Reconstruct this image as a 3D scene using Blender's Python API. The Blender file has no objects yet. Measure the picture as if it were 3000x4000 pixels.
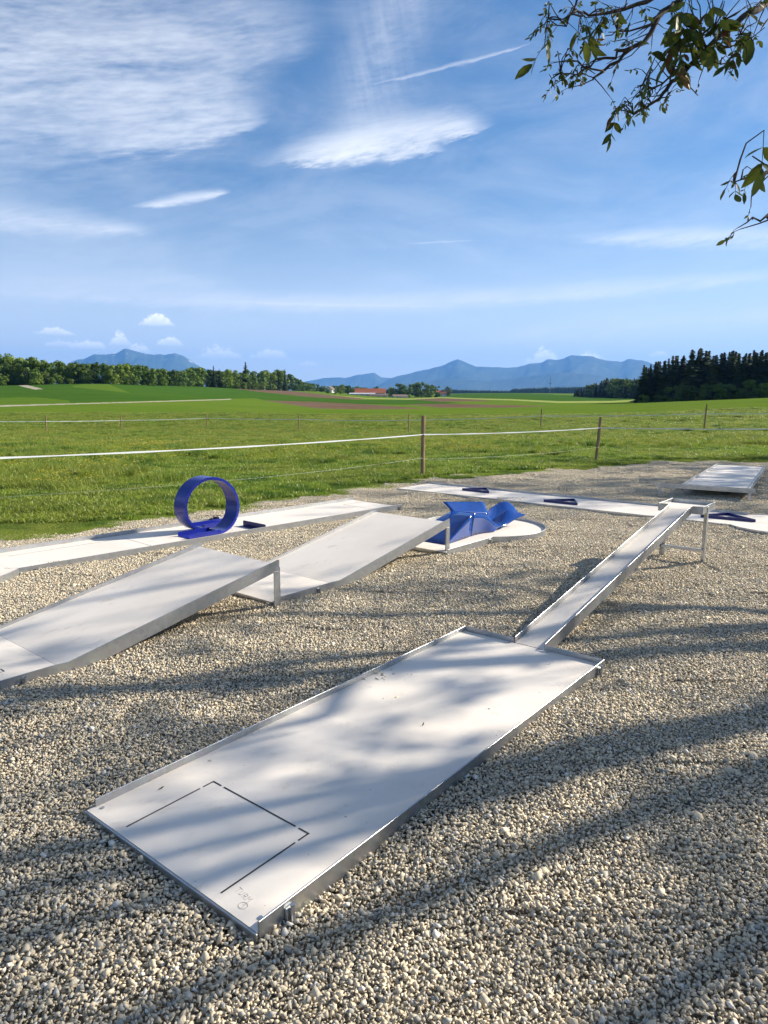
import bpy, bmesh, math, random
import numpy as np
from math import radians, degrees, sin, cos, tan, pi, atan2, hypot, sqrt
from mathutils import Vector, Matrix

SC = bpy.context.scene
COL = SC.collection
rng = np.random.default_rng(7)
random.seed(7)

# ------------------------------------------------------------------ camera
FPX, PITCH, ROLL, EYE = 2700.0, radians(9.3), radians(0.3), 1.48
FWD = np.array([0, cos(PITCH), -sin(PITCH)])
_up = np.array([0, sin(PITCH), cos(PITCH)]); _rt = np.array([1.0, 0, 0])
CR = _rt * cos(ROLL) + _up * sin(ROLL)
CU = -_rt * sin(ROLL) + _up * cos(ROLL)
cam_d = bpy.data.cameras.new('camera'); cam = bpy.data.objects.new('camera', cam_d); COL.objects.link(cam)
cam_d.sensor_fit = 'HORIZONTAL'; cam_d.sensor_width = 36; cam_d.lens = 36 * FPX / 3000
cam_d.clip_start = 0.05; cam_d.clip_end = 200000
M = Matrix.Identity(4)
for i in range(3):
    M[i][0] = CR[i]; M[i][1] = CU[i]; M[i][2] = -FWD[i]
M[2][3] = EYE
cam.matrix_world = M
SC.camera = cam

# ------------------------------------------------------------------ light
SUN_AZ, SUN_EL = radians(69), radians(28)
SDIR = Vector((cos(SUN_EL) * sin(SUN_AZ), cos(SUN_EL) * cos(SUN_AZ), sin(SUN_EL)))
sd = bpy.data.lights.new('sun', 'SUN'); sd.energy = 5.0; sd.angle = radians(0.53); sd.color = (1.0, 0.91, 0.77)
so = bpy.data.objects.new('sun', sd); COL.objects.link(so)
so.rotation_euler = SDIR.to_track_quat('Z', 'Y').to_euler(); so.location = (20, 10, 30)
SC.view_settings.view_transform = 'Standard'; SC.view_settings.look = 'None'
SC.view_settings.gamma = 1; SC.view_settings.exposure = 1.13
SC.view_settings.use_curve_mapping = False
SC.cycles.use_denoising = True
SC.cycles.max_bounces = 6; SC.cycles.transparent_max_bounces = 12
SC.cycles.volume_bounces = 0
SC.cycles.use_adaptive_sampling = True; SC.cycles.adaptive_threshold = 0.025

# ------------------------------------------------------------------ node expression helper
class X:
    """a float socket with arithmetic that adds Math nodes"""
    nt = None
    def __init__(s, sock): s.s = sock
    @staticmethod
    def op(o, *a, clamp=False):
        n = X.nt.nodes.new('ShaderNodeMath'); n.operation = o; n.use_clamp = clamp
        for i, v in enumerate(a):
            if isinstance(v, X): X.nt.links.new(v.s, n.inputs[i])
            else: n.inputs[i].default_value = v
        return X(n.outputs[0])
    def __add__(a, b): return X.op('ADD', a, b)
    __radd__ = __add__
    def __sub__(a, b): return X.op('SUBTRACT', a, b)
    def __rsub__(a, b): return X.op('SUBTRACT', b, a)
    def __mul__(a, b): return X.op('MULTIPLY', a, b)
    __rmul__ = __mul__
    def __truediv__(a, b): return X.op('DIVIDE', a, b)
def ss(x, e0, e1):
    n = X.nt.nodes.new('ShaderNodeMapRange'); n.interpolation_type = 'SMOOTHSTEP'
    X.nt.links.new(x.s, n.inputs['Value'])
    for k, v in (('From Min', e0), ('From Max', e1)):
        if isinstance(v, X): X.nt.links.new(v.s, n.inputs[k])
        else: n.inputs[k].default_value = v
    return X(n.outputs[0])
def xyz(x, y, z):
    n = X.nt.nodes.new('ShaderNodeCombineXYZ')
    for i, v in enumerate((x, y, z)):
        if isinstance(v, X): X.nt.links.new(v.s, n.inputs[i])
        else: n.inputs[i].default_value = v
    return n.outputs[0]
def noise(vec, scale=1, detail=4, rough=.55, dist=0):
    n = X.nt.nodes.new('ShaderNodeTexNoise'); X.nt.links.new(vec, n.inputs['Vector'])
    n.inputs['Scale'].default_value = scale; n.inputs['Detail'].default_value = detail
    n.inputs['Roughness'].default_value = rough; n.inputs['Distortion'].default_value = dist
    return X(n.outputs['Fac'])
def mixc(f, a, b):
    n = X.nt.nodes.new('ShaderNodeMix'); n.data_type = 'RGBA'
    if isinstance(f, X): X.nt.links.new(f.s, n.inputs[0])
    else: n.inputs[0].default_value = f
    for i, v in ((6, a), (7, b)):
        if isinstance(v, tuple): n.inputs[i].default_value = v + (1,) if len(v) == 3 else v
        else: X.nt.links.new(v, n.inputs[i])
    return n.outputs[2]

# ------------------------------------------------------------------ sky (world): clear blue with cirrus
W = bpy.data.worlds.new('World'); SC.world = W; W.use_nodes = True
W.cycles.sampling_method = 'MANUAL'; W.cycles.sample_map_resolution = 256
nt = W.node_tree; nt.nodes.clear(); X.nt = nt
sky = nt.nodes.new('ShaderNodeTexSky'); sky.sky_type = 'NISHITA'; sky.sun_disc = False
sky.sun_elevation = SUN_EL; sky.sun_rotation = SUN_AZ
sky.altitude = 500; sky.air_density = 1.0; sky.dust_density = 0.1; sky.ozone_density = 3.0
tc = nt.nodes.new('ShaderNodeTexCoord'); sp = nt.nodes.new('ShaderNodeSeparateXYZ')
nt.links.new(tc.outputs['Generated'], sp.inputs[0])
dx, dy, dz = (X(o) for o in sp.outputs)
D2R = 57.29578
AZ = X.op('ARCTAN2', dx, dy) * D2R
EL = X.op('ARCSINE', dz) * D2R
def ang(px, py):
    d = FWD * FPX + CR * (px - 1500) + CU * (2000 - py)
    return degrees(atan2(d[0], d[1])), degrees(atan2(d[2], hypot(d[0], d[1])))
warp1 = noise(xyz(AZ * .055, EL * .10, 1.7), 1, 5, .55) - .5
warp2 = noise(xyz(AZ * .055, EL * .10, 9.3), 1, 5, .55) - .5
FH = noise(xyz(AZ * .11 + warp1 * .5, EL * .8 - AZ * .14 + warp2 * .6, .4), 1, 6, .62)
FV = noise(xyz(AZ * .9 + EL * .25 + warp1 * .5, EL * .10, 5.4), 1, 5, .62)
FF3 = noise(xyz(AZ * 1.1 + warp2, EL * 5.5 - AZ * 1.3 + warp1 * 2, 8.1), 1, 5, .65)
FF2 = noise(xyz(AZ * .55, EL * 2.2 - AZ * .35 + warp1, 3.1), 1, 4, .6)
def streak(p0, p1, bow, wd0, wd1, den, fib=1.0, up=1.0, seed=0.0, warp=2.0, fs=(.10, .75)):
    """wisp from p0 to p1 (photo px at 1659 wide); sharp lower edge wd0, soft upper edge wd1 degrees"""
    a0 = ang(p0[0] * 1.8083, p0[1] * 1.8083); a1 = ang(p1[0] * 1.8083, p1[1] * 1.8083)
    L = hypot(a1[0] - a0[0], a1[1] - a0[1]); c, s = (a1[0] - a0[0]) / L, (a1[1] - a0[1]) / L
    x = AZ - a0[0] + warp1 * (warp * .6); y = EL - a0[1] + warp2 * warp
    u = (x * c + y * s) / L; v = y * c - x * s
    v = v + (u * (1 - u)) * bow
    if wd1 < 3.9: v = v + (FF2 - .5) * (.55 * wd1 ** .6) + (FF3 - .5) * (.30 * wd1 ** .5)
    else: v = v + (FH - .5) * 2.2 + (FF2 - .5) * .5
    f, f2 = ((FV * .6 + FH * .4) if fs[1] > .8 else FH), FF2
    m = ss(u, -.12, .22) * (1 - ss(u, .86, 1.04))
    taper = .35 + .65 * (X.op('SINE', X.op('MAXIMUM', X.op('MINIMUM', u, 1.0), 0.0) * pi))
    lo = ss(v / taper, -wd0 * 1.3, wd0 * .4)
    hi = 1 - ss(v / taper, 0.0, wd1)
    k = ss(f + (f2 - .5) * .45 + (FF3 - .5) * (.35 if wd1 < 3.9 else .06), .5 - .30 * fib, .5 + (.28 if wd1 < 3.9 else .42))
    return m * lo * hi * k * den
cl = None
def addc(c):
    global cl
    cl = c if cl is None else 1 - (1 - cl) * (1 - c)
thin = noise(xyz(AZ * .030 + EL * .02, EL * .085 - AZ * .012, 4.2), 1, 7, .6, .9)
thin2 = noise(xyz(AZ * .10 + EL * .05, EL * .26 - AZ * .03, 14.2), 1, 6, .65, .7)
veil_fill = ss(thin + (thin2 - .5) * .45, .40, .74) * (.20 + .58 * ss(EL, 28.0, 52.0))  # thin cirrus, made denser above the frame as added neutral fill for the shade
addc(veil_fill * ss(EL, 2.0, 8.0))
# veils of the upper left
addc(streak((-700, 250), (600, 225), 3.0, 4.0, 11.0, .66, 1.5, seed=.4, warp=4.5))
addc(streak((-500, 110), (700, 70), 1.2, 3.5, 10.0, .58, 1.4, seed=2.4, warp=4.0))
addc(streak((200, 345), (585, 262), 1.5, .5, 4.0, .70, 1.4, seed=5.1, warp=.8))
# plume falling to the bird-shaped cloud
addc(streak((760, 340), (905, -160), 0.0, 4.5, 4.5, .46, 1.2, seed=7.7, warp=3.0, fs=(.06, .9)))
addc(streak((585, 352), (1060, 268), 1.1, .5, 3.2, 1.0, 1.7, seed=8.8, warp=.9))
addc(streak((640, 356), (960, 322), 0.5, .4, 2.0, .8, 1.8, seed=3.8, warp=.6))
addc(streak((300, 444), (497, 412), .5, .30, .75, .75, 1.9, seed=11., warp=.5))
addc(streak((-300, 455), (330, 500), -.5, .9, 1.8, .60, 1.5, seed=12.5, warp=.9))
addc(streak((40, 640), (1800, 588), 1.2, .75, 1.7, .62, 1.7, seed=14.1, warp=.9))
addc(streak((1230, 515), (2100, 500), .2, .8, 1.3, .72, 1.6, seed=15.7, warp=.9))
addc(streak((1000, 735), (2000, 655), .6, 1.0, 1.9, .55, 1.5, seed=16.9, warp=1.0))
addc(streak((-300, 640), (500, 610), .3, 1.0, 2.2, .35, 1.6, seed=19.9, warp=1.0))
addc(streak((800, 185), (1150, 92), .0, .10, .28, .42, 2.4, seed=21., warp=.25))
addc(streak((880, 526), (1030, 519), .0, .07, .12, .40, 2.8, seed=22., warp=.1))
addc(streak((480, 652), (980, 661), .0, .10, .18, .50, 2.2, seed=23., warp=.15))
# small cumulus low over the mountains
cum = None; cums = None
bn = noise(xyz(AZ * .9, EL * 1.3, 2.2), 1, 5, .6) - .5
bn2 = noise(xyz(AZ * 2.6, EL * 3.2, 7.2), 1, 4, .6) - .5
for (x0, x1, y0, y1, den) in ((303, 378, 668, 701, 1.0), (68, 165, 704, 722, .65), (150, 232, 724, 751, .8), (236, 284, 714, 744, .75),
                          (336, 398, 721, 745, .8), (420, 530, 744, 772, .7), (535, 628, 748, 773, .6), (275, 330, 736, 760, .7), (95, 170, 728, 748, .5),
                          (1132, 1215, 744, 783, .9), (1205, 1322, 750, 785, .9), (1398, 1446, 754, 770, .5), (640, 690, 775, 790, .4)):
    ca = ang((x0 + x1) / 2 * 1.8083, y1 * 1.8083); cb = ang(x1 * 1.8083, y0 * 1.8083)
    rx, ry = abs(cb[0] - ca[0]) * 1.05, abs(cb[1] - ca[1]) * 1.1
    u = (AZ - ca[0]) / rx; v = (EL - ca[1]) / ry
    u = u + bn2 * .35; vv = v
    r = 1 - u * u
    hgt = r * (.75 + bn * 1.5 + bn2 * .9)
    m = ss(hgt - vv, 0.0, .35) * ss(v + bn * .3, -.15, .12) * ss(r, 0.0, .2) * den
    sh = m * ss(vv - hgt * .35 + bn2 * .8, -.3, .5)
    cum = m if cum is None else X.op('MAXIMUM', cum, m)
    cums = sh if cums is None else X.op('MAXIMUM', cums, sh)
SKYS = 0.058
skyc = nt.nodes.new('ShaderNodeHueSaturation'); skyc.inputs['Saturation'].default_value = 1.14
nt.links.new(sky.outputs[0], skyc.inputs['Color'])
lowh = (1 - ss(EL, -1.0, 17.0)) * .78
skyh = mixc(lowh, skyc.outputs[0], (9.6, 10.0, 10.6))
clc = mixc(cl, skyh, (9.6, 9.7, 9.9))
base = mixc(cum, clc, (10.0, 10.4, 11.2))
fin = mixc(cums, base, (15.5, 15.0, 14.4))
bg = nt.nodes.new('ShaderNodeBackground'); bg.inputs['Strength'].default_value = SKYS
nt.links.new(fin, bg.inputs['Color'])
wo = nt.nodes.new('ShaderNodeOutputWorld'); nt.links.new(bg.outputs[0], wo.inputs[0])

# ------------------------------------------------------------------ materials
def new_mat(name):
    m = bpy.data.materials.new(name); m.use_nodes = True
    t = m.node_tree; t.nodes.clear(); X.nt = t
    out = t.nodes.new('ShaderNodeOutputMaterial')
    return m, t, out
def objco(generated=False):
    n = X.nt.nodes.new('ShaderNodeTexCoord'); return n.outputs['Object']
def worldpos():
    n = X.nt.nodes.new('ShaderNodeNewGeometry'); return n.outputs['Position']
def scalev(vec, s):
    n = X.nt.nodes.new('ShaderNodeVectorMath'); n.operation = 'MULTIPLY'
    X.nt.links.new(vec, n.inputs[0]); n.inputs[1].default_value = s; return n.outputs[0]
def attr(name, typ='Fac'):
    n = X.nt.nodes.new('ShaderNodeAttribute'); n.attribute_name = name; return n.outputs[typ]
def princ(t, out, col, rough=.6, metal=0.0, spec=.5, bump=None, bs=.2, bd=.01, sub=None):
    b = t.nodes.new('ShaderNodeBsdfPrincipled')
    def put(k, v):
        if isinstance(v, X): t.links.new(v.s, b.inputs[k])
        elif hasattr(v, 'links'): t.links.new(v, b.inputs[k])
        elif isinstance(v, tuple): b.inputs[k].default_value = v + (1,)
        else: b.inputs[k].default_value = v
    put('Base Color', col); put('Roughness', rough); put('Metallic', metal); put('Specular IOR Level', spec)
    if bump is not None:
        n = t.nodes.new('ShaderNodeBump'); n.inputs['Strength'].default_value = bs; n.inputs['Distance'].default_value = bd
        t.links.new(bump.s, n.inputs['Height']); t.links.new(n.outputs[0], b.inputs['Normal'])
    t.links.new(b.outputs[0], out.inputs['Surface'])
    return b
MAT = {}
# off-white fibre-cement playing panel
m, t, o = new_mat('panel_cement'); co = objco()
sp1 = noise(scalev(co, (1.2, 1.2, 1.2)), 1, 5, .6); sp2 = noise(co, 9, 5, .65); spk = noise(co, 70, 2, .5); spk2 = noise(co, 21, 3, .6)
c = mixc(ss(sp1, .3, .7), (.74, .685, .61), (.65, .595, .525))
c = mixc(ss(sp2, .58, .80) * .7, c, (.50, .45, .38))
c = mixc(ss(spk, .72, .77) * ss(spk2, .54, .62), c, (.10, .085, .07))
scr = noise(scalev(co, (3, 60, 3)), 1, 3, .6)
c = mixc(ss(scr, .68, .76) * .35, c, (.72, .70, .68))
st1 = noise(scalev(co, (2.2, .8, 2)), 1, 6, .7, 1.2); c = mixc(ss(st1, .60, .66) * (1 - ss(st1, .66, .74)) * .35, c, (.42, .36, .28))
princ(t, o, c, .62, 0, .35, spk2, .05, .002); MAT['panel'] = m
# galvanised steel
m, t, o = new_mat('galvanised_steel'); co = objco()
v = t.nodes.new('ShaderNodeTexVoronoi'); v.inputs['Scale'].default_value = 38; t.links.new(co, v.inputs['Vector'])
n1 = noise(co, 5, 4, .6); n2 = noise(scalev(co, (4, 4, 30)), 1, 4, .7); n3 = noise(co, 45, 3, .6)
c = mixc(ss(n1, .3, .7), (.50, .525, .54), (.36, .38, .39))
c = mixc(.10, c, v.outputs['Color'])
hs = t.nodes.new('ShaderNodeHueSaturation'); hs.inputs['Saturation'].default_value = .35; t.links.new(c, hs.inputs['Color']); c = hs.outputs[0]
c = mixc(ss(n2, .62, .74) * .5, c, (.62, .63, .63))
c = mixc(ss(n3, .66, .75) * .5, c, (.26, .26, .25))
princ(t, o, c, X.op('ADD', n1 * .25, .28), .92, .5, n3, .12, .002); MAT['steel'] = m
def paint(name, c1, c2, rough):
    m, t, o = new_mat(name); co = objco()
    n1 = noise(co, 4, 4, .6); n2 = noise(co, 40, 3, .6)
    c = mixc(ss(n1, .35, .7), c1, c2)
    c = mixc(ss(n2, .66, .78) * .25, c, tuple(v * 1.8 + .01 for v in c1))
    b = princ(t, o, c, X.op('ADD', n1 * .12, rough), 0, .5, n2, .04, .002)
    return m
MAT['blue'] = paint('blue_powder_coat', (.012, .024, .27), (.009, .017, .21), .18)
MAT['blue_dark'] = paint('dark_blue_powder_coat', (.018, .018, .13), (.014, .014, .10), .30)
MAT['blue_gloss'] = paint('blue_gelcoat', (.006, .055, .28), (.005, .042, .22), .08)
MAT['line'] = paint('black_line', (.022, .022, .025), (.035, .035, .04), .6)
MAT['pencil'] = paint('pencil', (.40, .39, .38), (.46, .45, .44), .6)
MAT['seam'] = paint('dark_marking_line', (.10, .095, .09), (.15, .14, .13), .8)  # dark tone of the thin marking lines
m, t, o = new_mat('post_wood'); co = objco()
n1 = noise(scalev(co, (40, 40, 3)), 1, 5, .65)
princ(t, o, mixc(ss(n1, .3, .7), (.34, .235, .13), (.20, .135, .08)), .8, 0, .2, n1, .4, .004); MAT['post'] = m
m, t, o = new_mat('tape_white'); princ(t, o, (.72, .75, .76), .5); MAT['tape'] = m
m, t, o = new_mat('insulator_black'); princ(t, o, (.02, .02, .02), .5); MAT['black'] = m
# stones
m, t, o = new_mat('gravel_stone')
at = attr('rnd', 'Color'); sx = t.nodes.new('ShaderNodeSeparateColor'); t.links.new(at, sx.inputs[0])
r1, r2 = X(sx.outputs[0]), X(sx.outputs[1]); g1 = noise(worldpos(), 160, 3, .6)
c = mixc(ss(r1, 0.0, 1.0), (.70, .595, .425), (.55, .475, .345))
c = mixc(ss(r2, .72, .9), c, (.36, .345, .30))
c = mixc(ss(r2, .10, .02), c, (.70, .67, .60))
c = mixc(ss(g1, .45, .75) * .45, c, (.38, .35, .29))
princ(t, o, c, .85, 0, .25, g1, .25, .003); MAT['stone'] = m
m, t, o = new_mat('gravel_base'); g1 = noise(worldpos(), 60, 3, .6)
princ(t, o, mixc(ss(g1, .35, .65), (.30, .27, .21), (.15, .135, .11)), .9, 0, .2, g1, .8, .02); MAT['gbase'] = m
# grass blades
def leafy(name, col, transl=.35, rough=.5, spec=.3):
    m, t, o = new_mat(name)
    c = col(t) if callable(col) else col
    b = t.nodes.new('ShaderNodeBsdfPrincipled'); b.inputs['Roughness'].default_value = rough; b.inputs['Specular IOR Level'].default_value = spec
    tr = t.nodes.new('ShaderNodeBsdfTranslucent'); mx = t.nodes.new('ShaderNodeMixShader'); mx.inputs[0].default_value = transl
    for n, k in ((b, 'Base Color'), (tr, 'Color')):
        if isinstance(c, tuple): n.inputs[k].default_value = c + (1,)
        else: t.links.new(c, n.inputs[k])
    t.links.new(b.outputs[0], mx.inputs[1]); t.links.new(tr.outputs[0], mx.inputs[2]); t.links.new(mx.outputs[0], o.inputs['Surface'])
    return m
def grasscol(t):
    at = attr('rnd', 'Color'); sx = t.nodes.new('ShaderNodeSeparateColor'); t.links.new(at, sx.inputs[0])
    wp = worldpos(); big = noise(wp, .28, 5, .65); mid = noise(wp, 1.6, 4, .6)
    c = mixc(X(sx.outputs[0]), (.165, .285, .022), (.28, .36, .040))
    c = mixc(ss(X(sx.outputs[1]), .82, .90), c, (.38, .36, .13))
    c = mixc(ss(mid, .46, .62) * .85, c, (.070, .155, .016))
    c = mixc(ss(big, .45, .62) * .6, c, (.30, .33, .06))
    return c
MAT['grass'] = leafy('grass_blade', grasscol, .38, .45, .35)
MAT['flower'] = leafy('flower_yellow', (.62, .46, .02), .25)
def fieldmat(name, c1, c2, c3, s1=.12, s2=2.2, bump=.6):
    m, t, o = new_mat(name); wp = worldpos()
    a = noise(wp, s1, 5, .6); b = noise(wp, s2, 5, .7); f = noise(wp, s2 * 5, 3, .7)
    c = mixc(ss(a, .35, .65), c1, c2); c = mixc(ss(b, .45, .75) * .7, c, c3)
    c = mixc(ss(f, .5, .8) * .5, c, tuple(x * .55 for x in c1))
    princ(t, o, c, 1.0, 0, .0, f + b, bump, .12); return m
MAT['meadow'] = fieldmat('meadow_ground', (.088, .160, .018), (.115, .175, .024), (.15, .160, .042), .05, .9)
MAT['crop'] = fieldmat('crop_ground', (.045, .105, .016), (.058, .120, .018), (.036, .088, .016), .03, .5)
MAT['crop_light'] = fieldmat('young_crop_ground', (.080, .150, .020), (.095, .160, .022), (.07, .13, .02), .03, .5)
MAT['pale'] = fieldmat('pale_strip_ground', (.25, .31, .08), (.28, .31, .10), (.22, .28, .07), .03, .5, .2)
MAT['soil'] = fieldmat('plowed_soil', (.135, .090, .060), (.165, .115, .080), (.085, .058, .040), .06, .35)
MAT['track'] = fieldmat('track_gravel', (.38, .35, .28), (.33, .30, .24), (.24, .26, .14), .2, 1.5, .2)
MAT['under'] = fieldmat('turf_ground', (.075, .115, .022), (.095, .125, .030), (.13, .12, .05), .5, 5)
def bark(name, c1, c2):
    m, t, o = new_mat(name); co = objco(); n1 = noise(scalev(co, (9, 9, 2)), 1, 5, .65)
    princ(t, o, mixc(ss(n1, .35, .65), c1, c2), .9, 0, .2, n1, .6, .02); return m
MAT['bark'] = bark('bark', (.085, .070, .055), (.045, .038, .030))
MAT['twig'] = bark('twig_bark', (.075, .060, .048), (.040, .032, .026))
def crowncol(c1, c2, c3):
    def f(t):
        at = attr('rnd', 'Color'); sx = t.nodes.new('ShaderNodeSeparateColor'); t.links.new(at, sx.inputs[0])
        oi = t.nodes.new('ShaderNodeObjectInfo')
        c = mixc(X(sx.outputs[0]), c1, c2)
        rn = X(oi.outputs['Random'])
        c = mixc(ss(rn, .35, 0.0) * .6, c, tuple(v * .5 for v in c1))
        return mixc(ss(rn, .6, 1.0) * .55, c, (c2[0] * 1.5, c2[1] * 1.3, c2[2] * 1.1))
    return f
MAT['broad'] = leafy('broadleaf', crowncol((.055, .110, .018), (.110, .180, .026), (.070, .130, .018)), .25, .6, .2)
MAT['broad_light'] = leafy('broadleaf_fresh', crowncol((.11, .185, .028), (.17, .25, .04), (.13, .20, .03)), .28, .6, .2)
MAT['broad_pale'] = leafy('broadleaf_pale', crowncol((.10, .135, .050), (.14, .17, .065), (.12, .14, .06)), .28, .6, .2)
MAT['spruce'] = leafy('spruce_needles', crowncol((.026, .050, .018), (.048, .078, .026), (.034, .060, .022)), .08, .7, .15)
def walnutcol(t):
    at = attr('rnd', 'Color'); sx = t.nodes.new('ShaderNodeSeparateColor'); t.links.new(at, sx.inputs[0])
    r = X(sx.outputs[0]); n1 = noise(objco(), 30, 3, .6)
    c = mixc(ss(r, .2, .8), (.055, .080, .014), (.105, .125, .018))
    c = mixc(ss(r, .90, .97), c, (.12, .055, .024))
    return mixc(ss(n1, .4, .7) * .4, c, (.06, .075, .018))
MAT['walnut'] = leafy('walnut_leaf', walnutcol, .28, .55, .2)
def plain(name, c1, c2, s=1.0, rough=.8):
    m, t, o = new_mat(name); n1 = noise(worldpos(), s, 4, .6)
    princ(t, o, mixc(ss(n1, .35, .65), c1, c2), rough, 0, .3); return m
MAT['roof_red'] = plain('roof_tile_red', (.40, .13, .055), (.34, .105, .05), .15)
MAT['roof_grey'] = plain('roof_pale_sheet', (.50, .52, .55), (.44, .46, .50), .2)
MAT['roof_brown'] = plain('roof_brown', (.13, .10, .085), (.17, .13, .11), .2)
MAT['plaster'] = plain('plaster', (.66, .64, .60), (.58, .56, .52), .3)
MAT['glass'] = plain('window_dark', (.03, .035, .04), (.05, .055, .06), .5, .2)
m, t, o = new_mat('mountain_rock'); wp = worldpos(); a = noise(wp, .0011, 8, .62); b = noise(wp, .004, 6, .65)
gz = t.nodes.new('ShaderNodeSeparateXYZ'); t.links.new(wp, gz.inputs[0]); hz = X(gz.outputs[2])
c = mixc(ss(a, .40, .60), (.030, .052, .028), (.060, .080, .040))
c = mixc(ss(b, .60, .68) * ss(hz, 500.0, 900.0), c, (.26, .25, .23))
c = mixc(ss(b + a * .6, .98, 1.05) * ss(hz, 850.0, 1080.0), c, (.80, .82, .85))
princ(t, o, c, .95, 0, .1); MAT['mountain'] = m

# ------------------------------------------------------------------ object helpers
def tag(o, label=None, cat=None, group=None, kind=None):
    if label: o['label'] = label
    if cat: o['category'] = cat
    if group: o['group'] = group
    if kind: o['kind'] = kind
    return o
def empty(name, loc, rz=0, **k):
    o = bpy.data.objects.new(name, None); COL.objects.link(o); o.location = loc; o.rotation_euler = (0, 0, rz)
    o.empty_display_size = .2
    return tag(o, **k)
def link(name, me, mat=None, parent=None, smooth=False):
    if mat is not None and not me.materials: me.materials.append(MAT[mat] if isinstance(mat, str) else mat)
    if smooth:
        me.polygons.foreach_set('use_smooth', [True] * len(me.polygons))
    o = bpy.data.objects.new(name, me); COL.objects.link(o)
    if parent is not None: o.parent = parent
    return o
def mesh_np(name, verts, faces, rnd=None, mats=None, fmat=None):
    """faces: (n,k) int array of one size, or list"""
    me = bpy.data.meshes.new(name)
    verts = np.asarray(verts, float)
    if isinstance(faces, np.ndarray):
        n, k = faces.shape
        me.vertices.add(len(verts)); me.vertices.foreach_set('co', verts.ravel())
        me.loops.add(n * k); me.loops.foreach_set('vertex_index', faces.ravel().astype(np.int32))
        me.polygons.add(n); me.polygons.foreach_set('loop_start', np.arange(0, n * k, k, dtype=np.int32))
        me.update(calc_edges=True)
    else:
        me.from_pydata([tuple(v) for v in verts], [], [tuple(int(i) for i in f) for f in faces])
    if rnd is not None:
        a = me.attributes.new('rnd', 'FLOAT_COLOR', 'POINT')
        a.data.foreach_set('color', np.asarray(rnd, np.float32).ravel())
    if mats:
        for m in mats: me.materials.append(MAT[m])
        if fmat is not None: me.polygons.foreach_set('material_index', np.asarray(fmat, np.int32))
    return me
class MB:
    def __init__(s): s.bm = bmesh.new()
    def box(s, x0, x1, y0, y1, z0, z1):
        v = [s.bm.verts.new(p) for p in ((x0, y0, z0), (x1, y0, z0), (x1, y1, z0), (x0, y1, z0), (x0, y0, z1), (x1, y0, z1), (x1, y1, z1), (x0, y1, z1))]
        for f in ((3, 2, 1, 0), (4, 5, 6, 7), (0, 1, 5, 4), (1, 2, 6, 5), (2, 3, 7, 6), (3, 0, 4, 7)): s.bm.faces.new([v[i] for i in f])
        return s
    def prism(s, poly, axis, a, b):
        """extrude a 2D polygon along axis (0,1,2) between a and b"""
        def P(p, h):
            q = list(p); q.insert(axis, h); return q
        lo = [s.bm.verts.new(P(p, a)) for p in poly]; hi = [s.bm.verts.new(P(p, b)) for p in poly]
        n = len(poly)
        s.bm.faces.new(lo[::-1]); s.bm.faces.new(hi)
        for i in range(n): s.bm.faces.new((lo[i], lo[(i + 1) % n], hi[(i + 1) % n], hi[i]))
        return s
    def wall(s, pts, z0, z1, th):
        """upright strip of thickness th to the left of the plan polyline; z0/z1 numbers or per-point lists"""
        n = len(pts); a = np.array(pts, float)
        d = np.gradient(a, axis=0); d /= np.linalg.norm(d, axis=1)[:, None]
        nn = np.stack([-d[:, 1], d[:, 0]], 1) * th
        z0 = [z0] * n if not hasattr(z0, '__len__') else z0; z1 = [z1] * n if not hasattr(z1, '__len__') else z1
        R = []
        for i in range(n):
            p, q = a[i], a[i] + nn[i]
            R.append([s.bm.verts.new(v) for v in ((p[0], p[1], z0[i]), (q[0], q[1], z0[i]), (q[0], q[1], z1[i]), (p[0], p[1], z1[i]))])
        for i in range(n - 1):
            for k in range(4):
                s.bm.faces.new((R[i][k], R[i][(k + 1) % 4], R[i + 1][(k + 1) % 4], R[i + 1][k]))
        s.bm.faces.new(R[0][::-1]); s.bm.faces.new(R[-1])
        return s
    def tube(s, p0, p1, r, n=8):
        p0, p1 = Vector(p0), Vector(p1); q = (p1 - p0).to_track_quat('Z', 'Y').to_matrix()
        A = []; 
        for p in (p0, p1): A.append([s.bm.verts.new(p + q @ Vector((cos(2 * pi * i / n) * r, sin(2 * pi * i / n) * r, 0))) for i in range(n)])
        for i in range(n): s.bm.faces.new((A[0][i], A[0][(i + 1) % n], A[1][(i + 1) % n], A[1][i]))
        s.bm.faces.new(A[0][::-1]); s.bm.faces.new(A[1]); return s
    def done(s, name, mat, parent=None, bev=0, smooth=False):
        bmesh.ops.recalc_face_normals(s.bm, faces=s.bm.faces)
        if bev: bmesh.ops.bevel(s.bm, geom=s.bm.edges[:], offset=bev, segments=1, affect='EDGES', clamp_overlap=True)
        me = bpy.data.meshes.new(name); s.bm.to_mesh(me); s.bm.free()
        return link(name, me, mat, parent, smooth)

# ------------------------------------------------------------------ terrain
def pchip(xs, ys, xq):
    xs, ys, xq = np.asarray(xs, float), np.asarray(ys, float), np.asarray(xq, float)
    h = np.diff(xs); dl = np.diff(ys) / h; m = np.zeros(len(xs))
    for i in range(1, len(xs) - 1):
        if dl[i - 1] * dl[i] > 0:
            w1, w2 = 2 * h[i] + h[i - 1], h[i] + 2 * h[i - 1]; m[i] = (w1 + w2) / (w1 / dl[i - 1] + w2 / dl[i])
    m[0], m[-1] = dl[0], dl[-1]
    k = np.clip(np.searchsorted(xs, xq) - 1, 0, len(xs) - 2); t = np.clip((xq - xs[k]) / h[k], 0, 1)
    return (2*t**3-3*t**2+1)*ys[k] + (t**3-2*t**2+t)*h[k]*m[k] + (-2*t**3+3*t**2)*ys[k+1] + (t**3-t**2)*h[k]*m[k+1]
def rayd(px, py):
    return FWD * FPX + CR * (px - 1500) + CU * (2000 - py)
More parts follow.
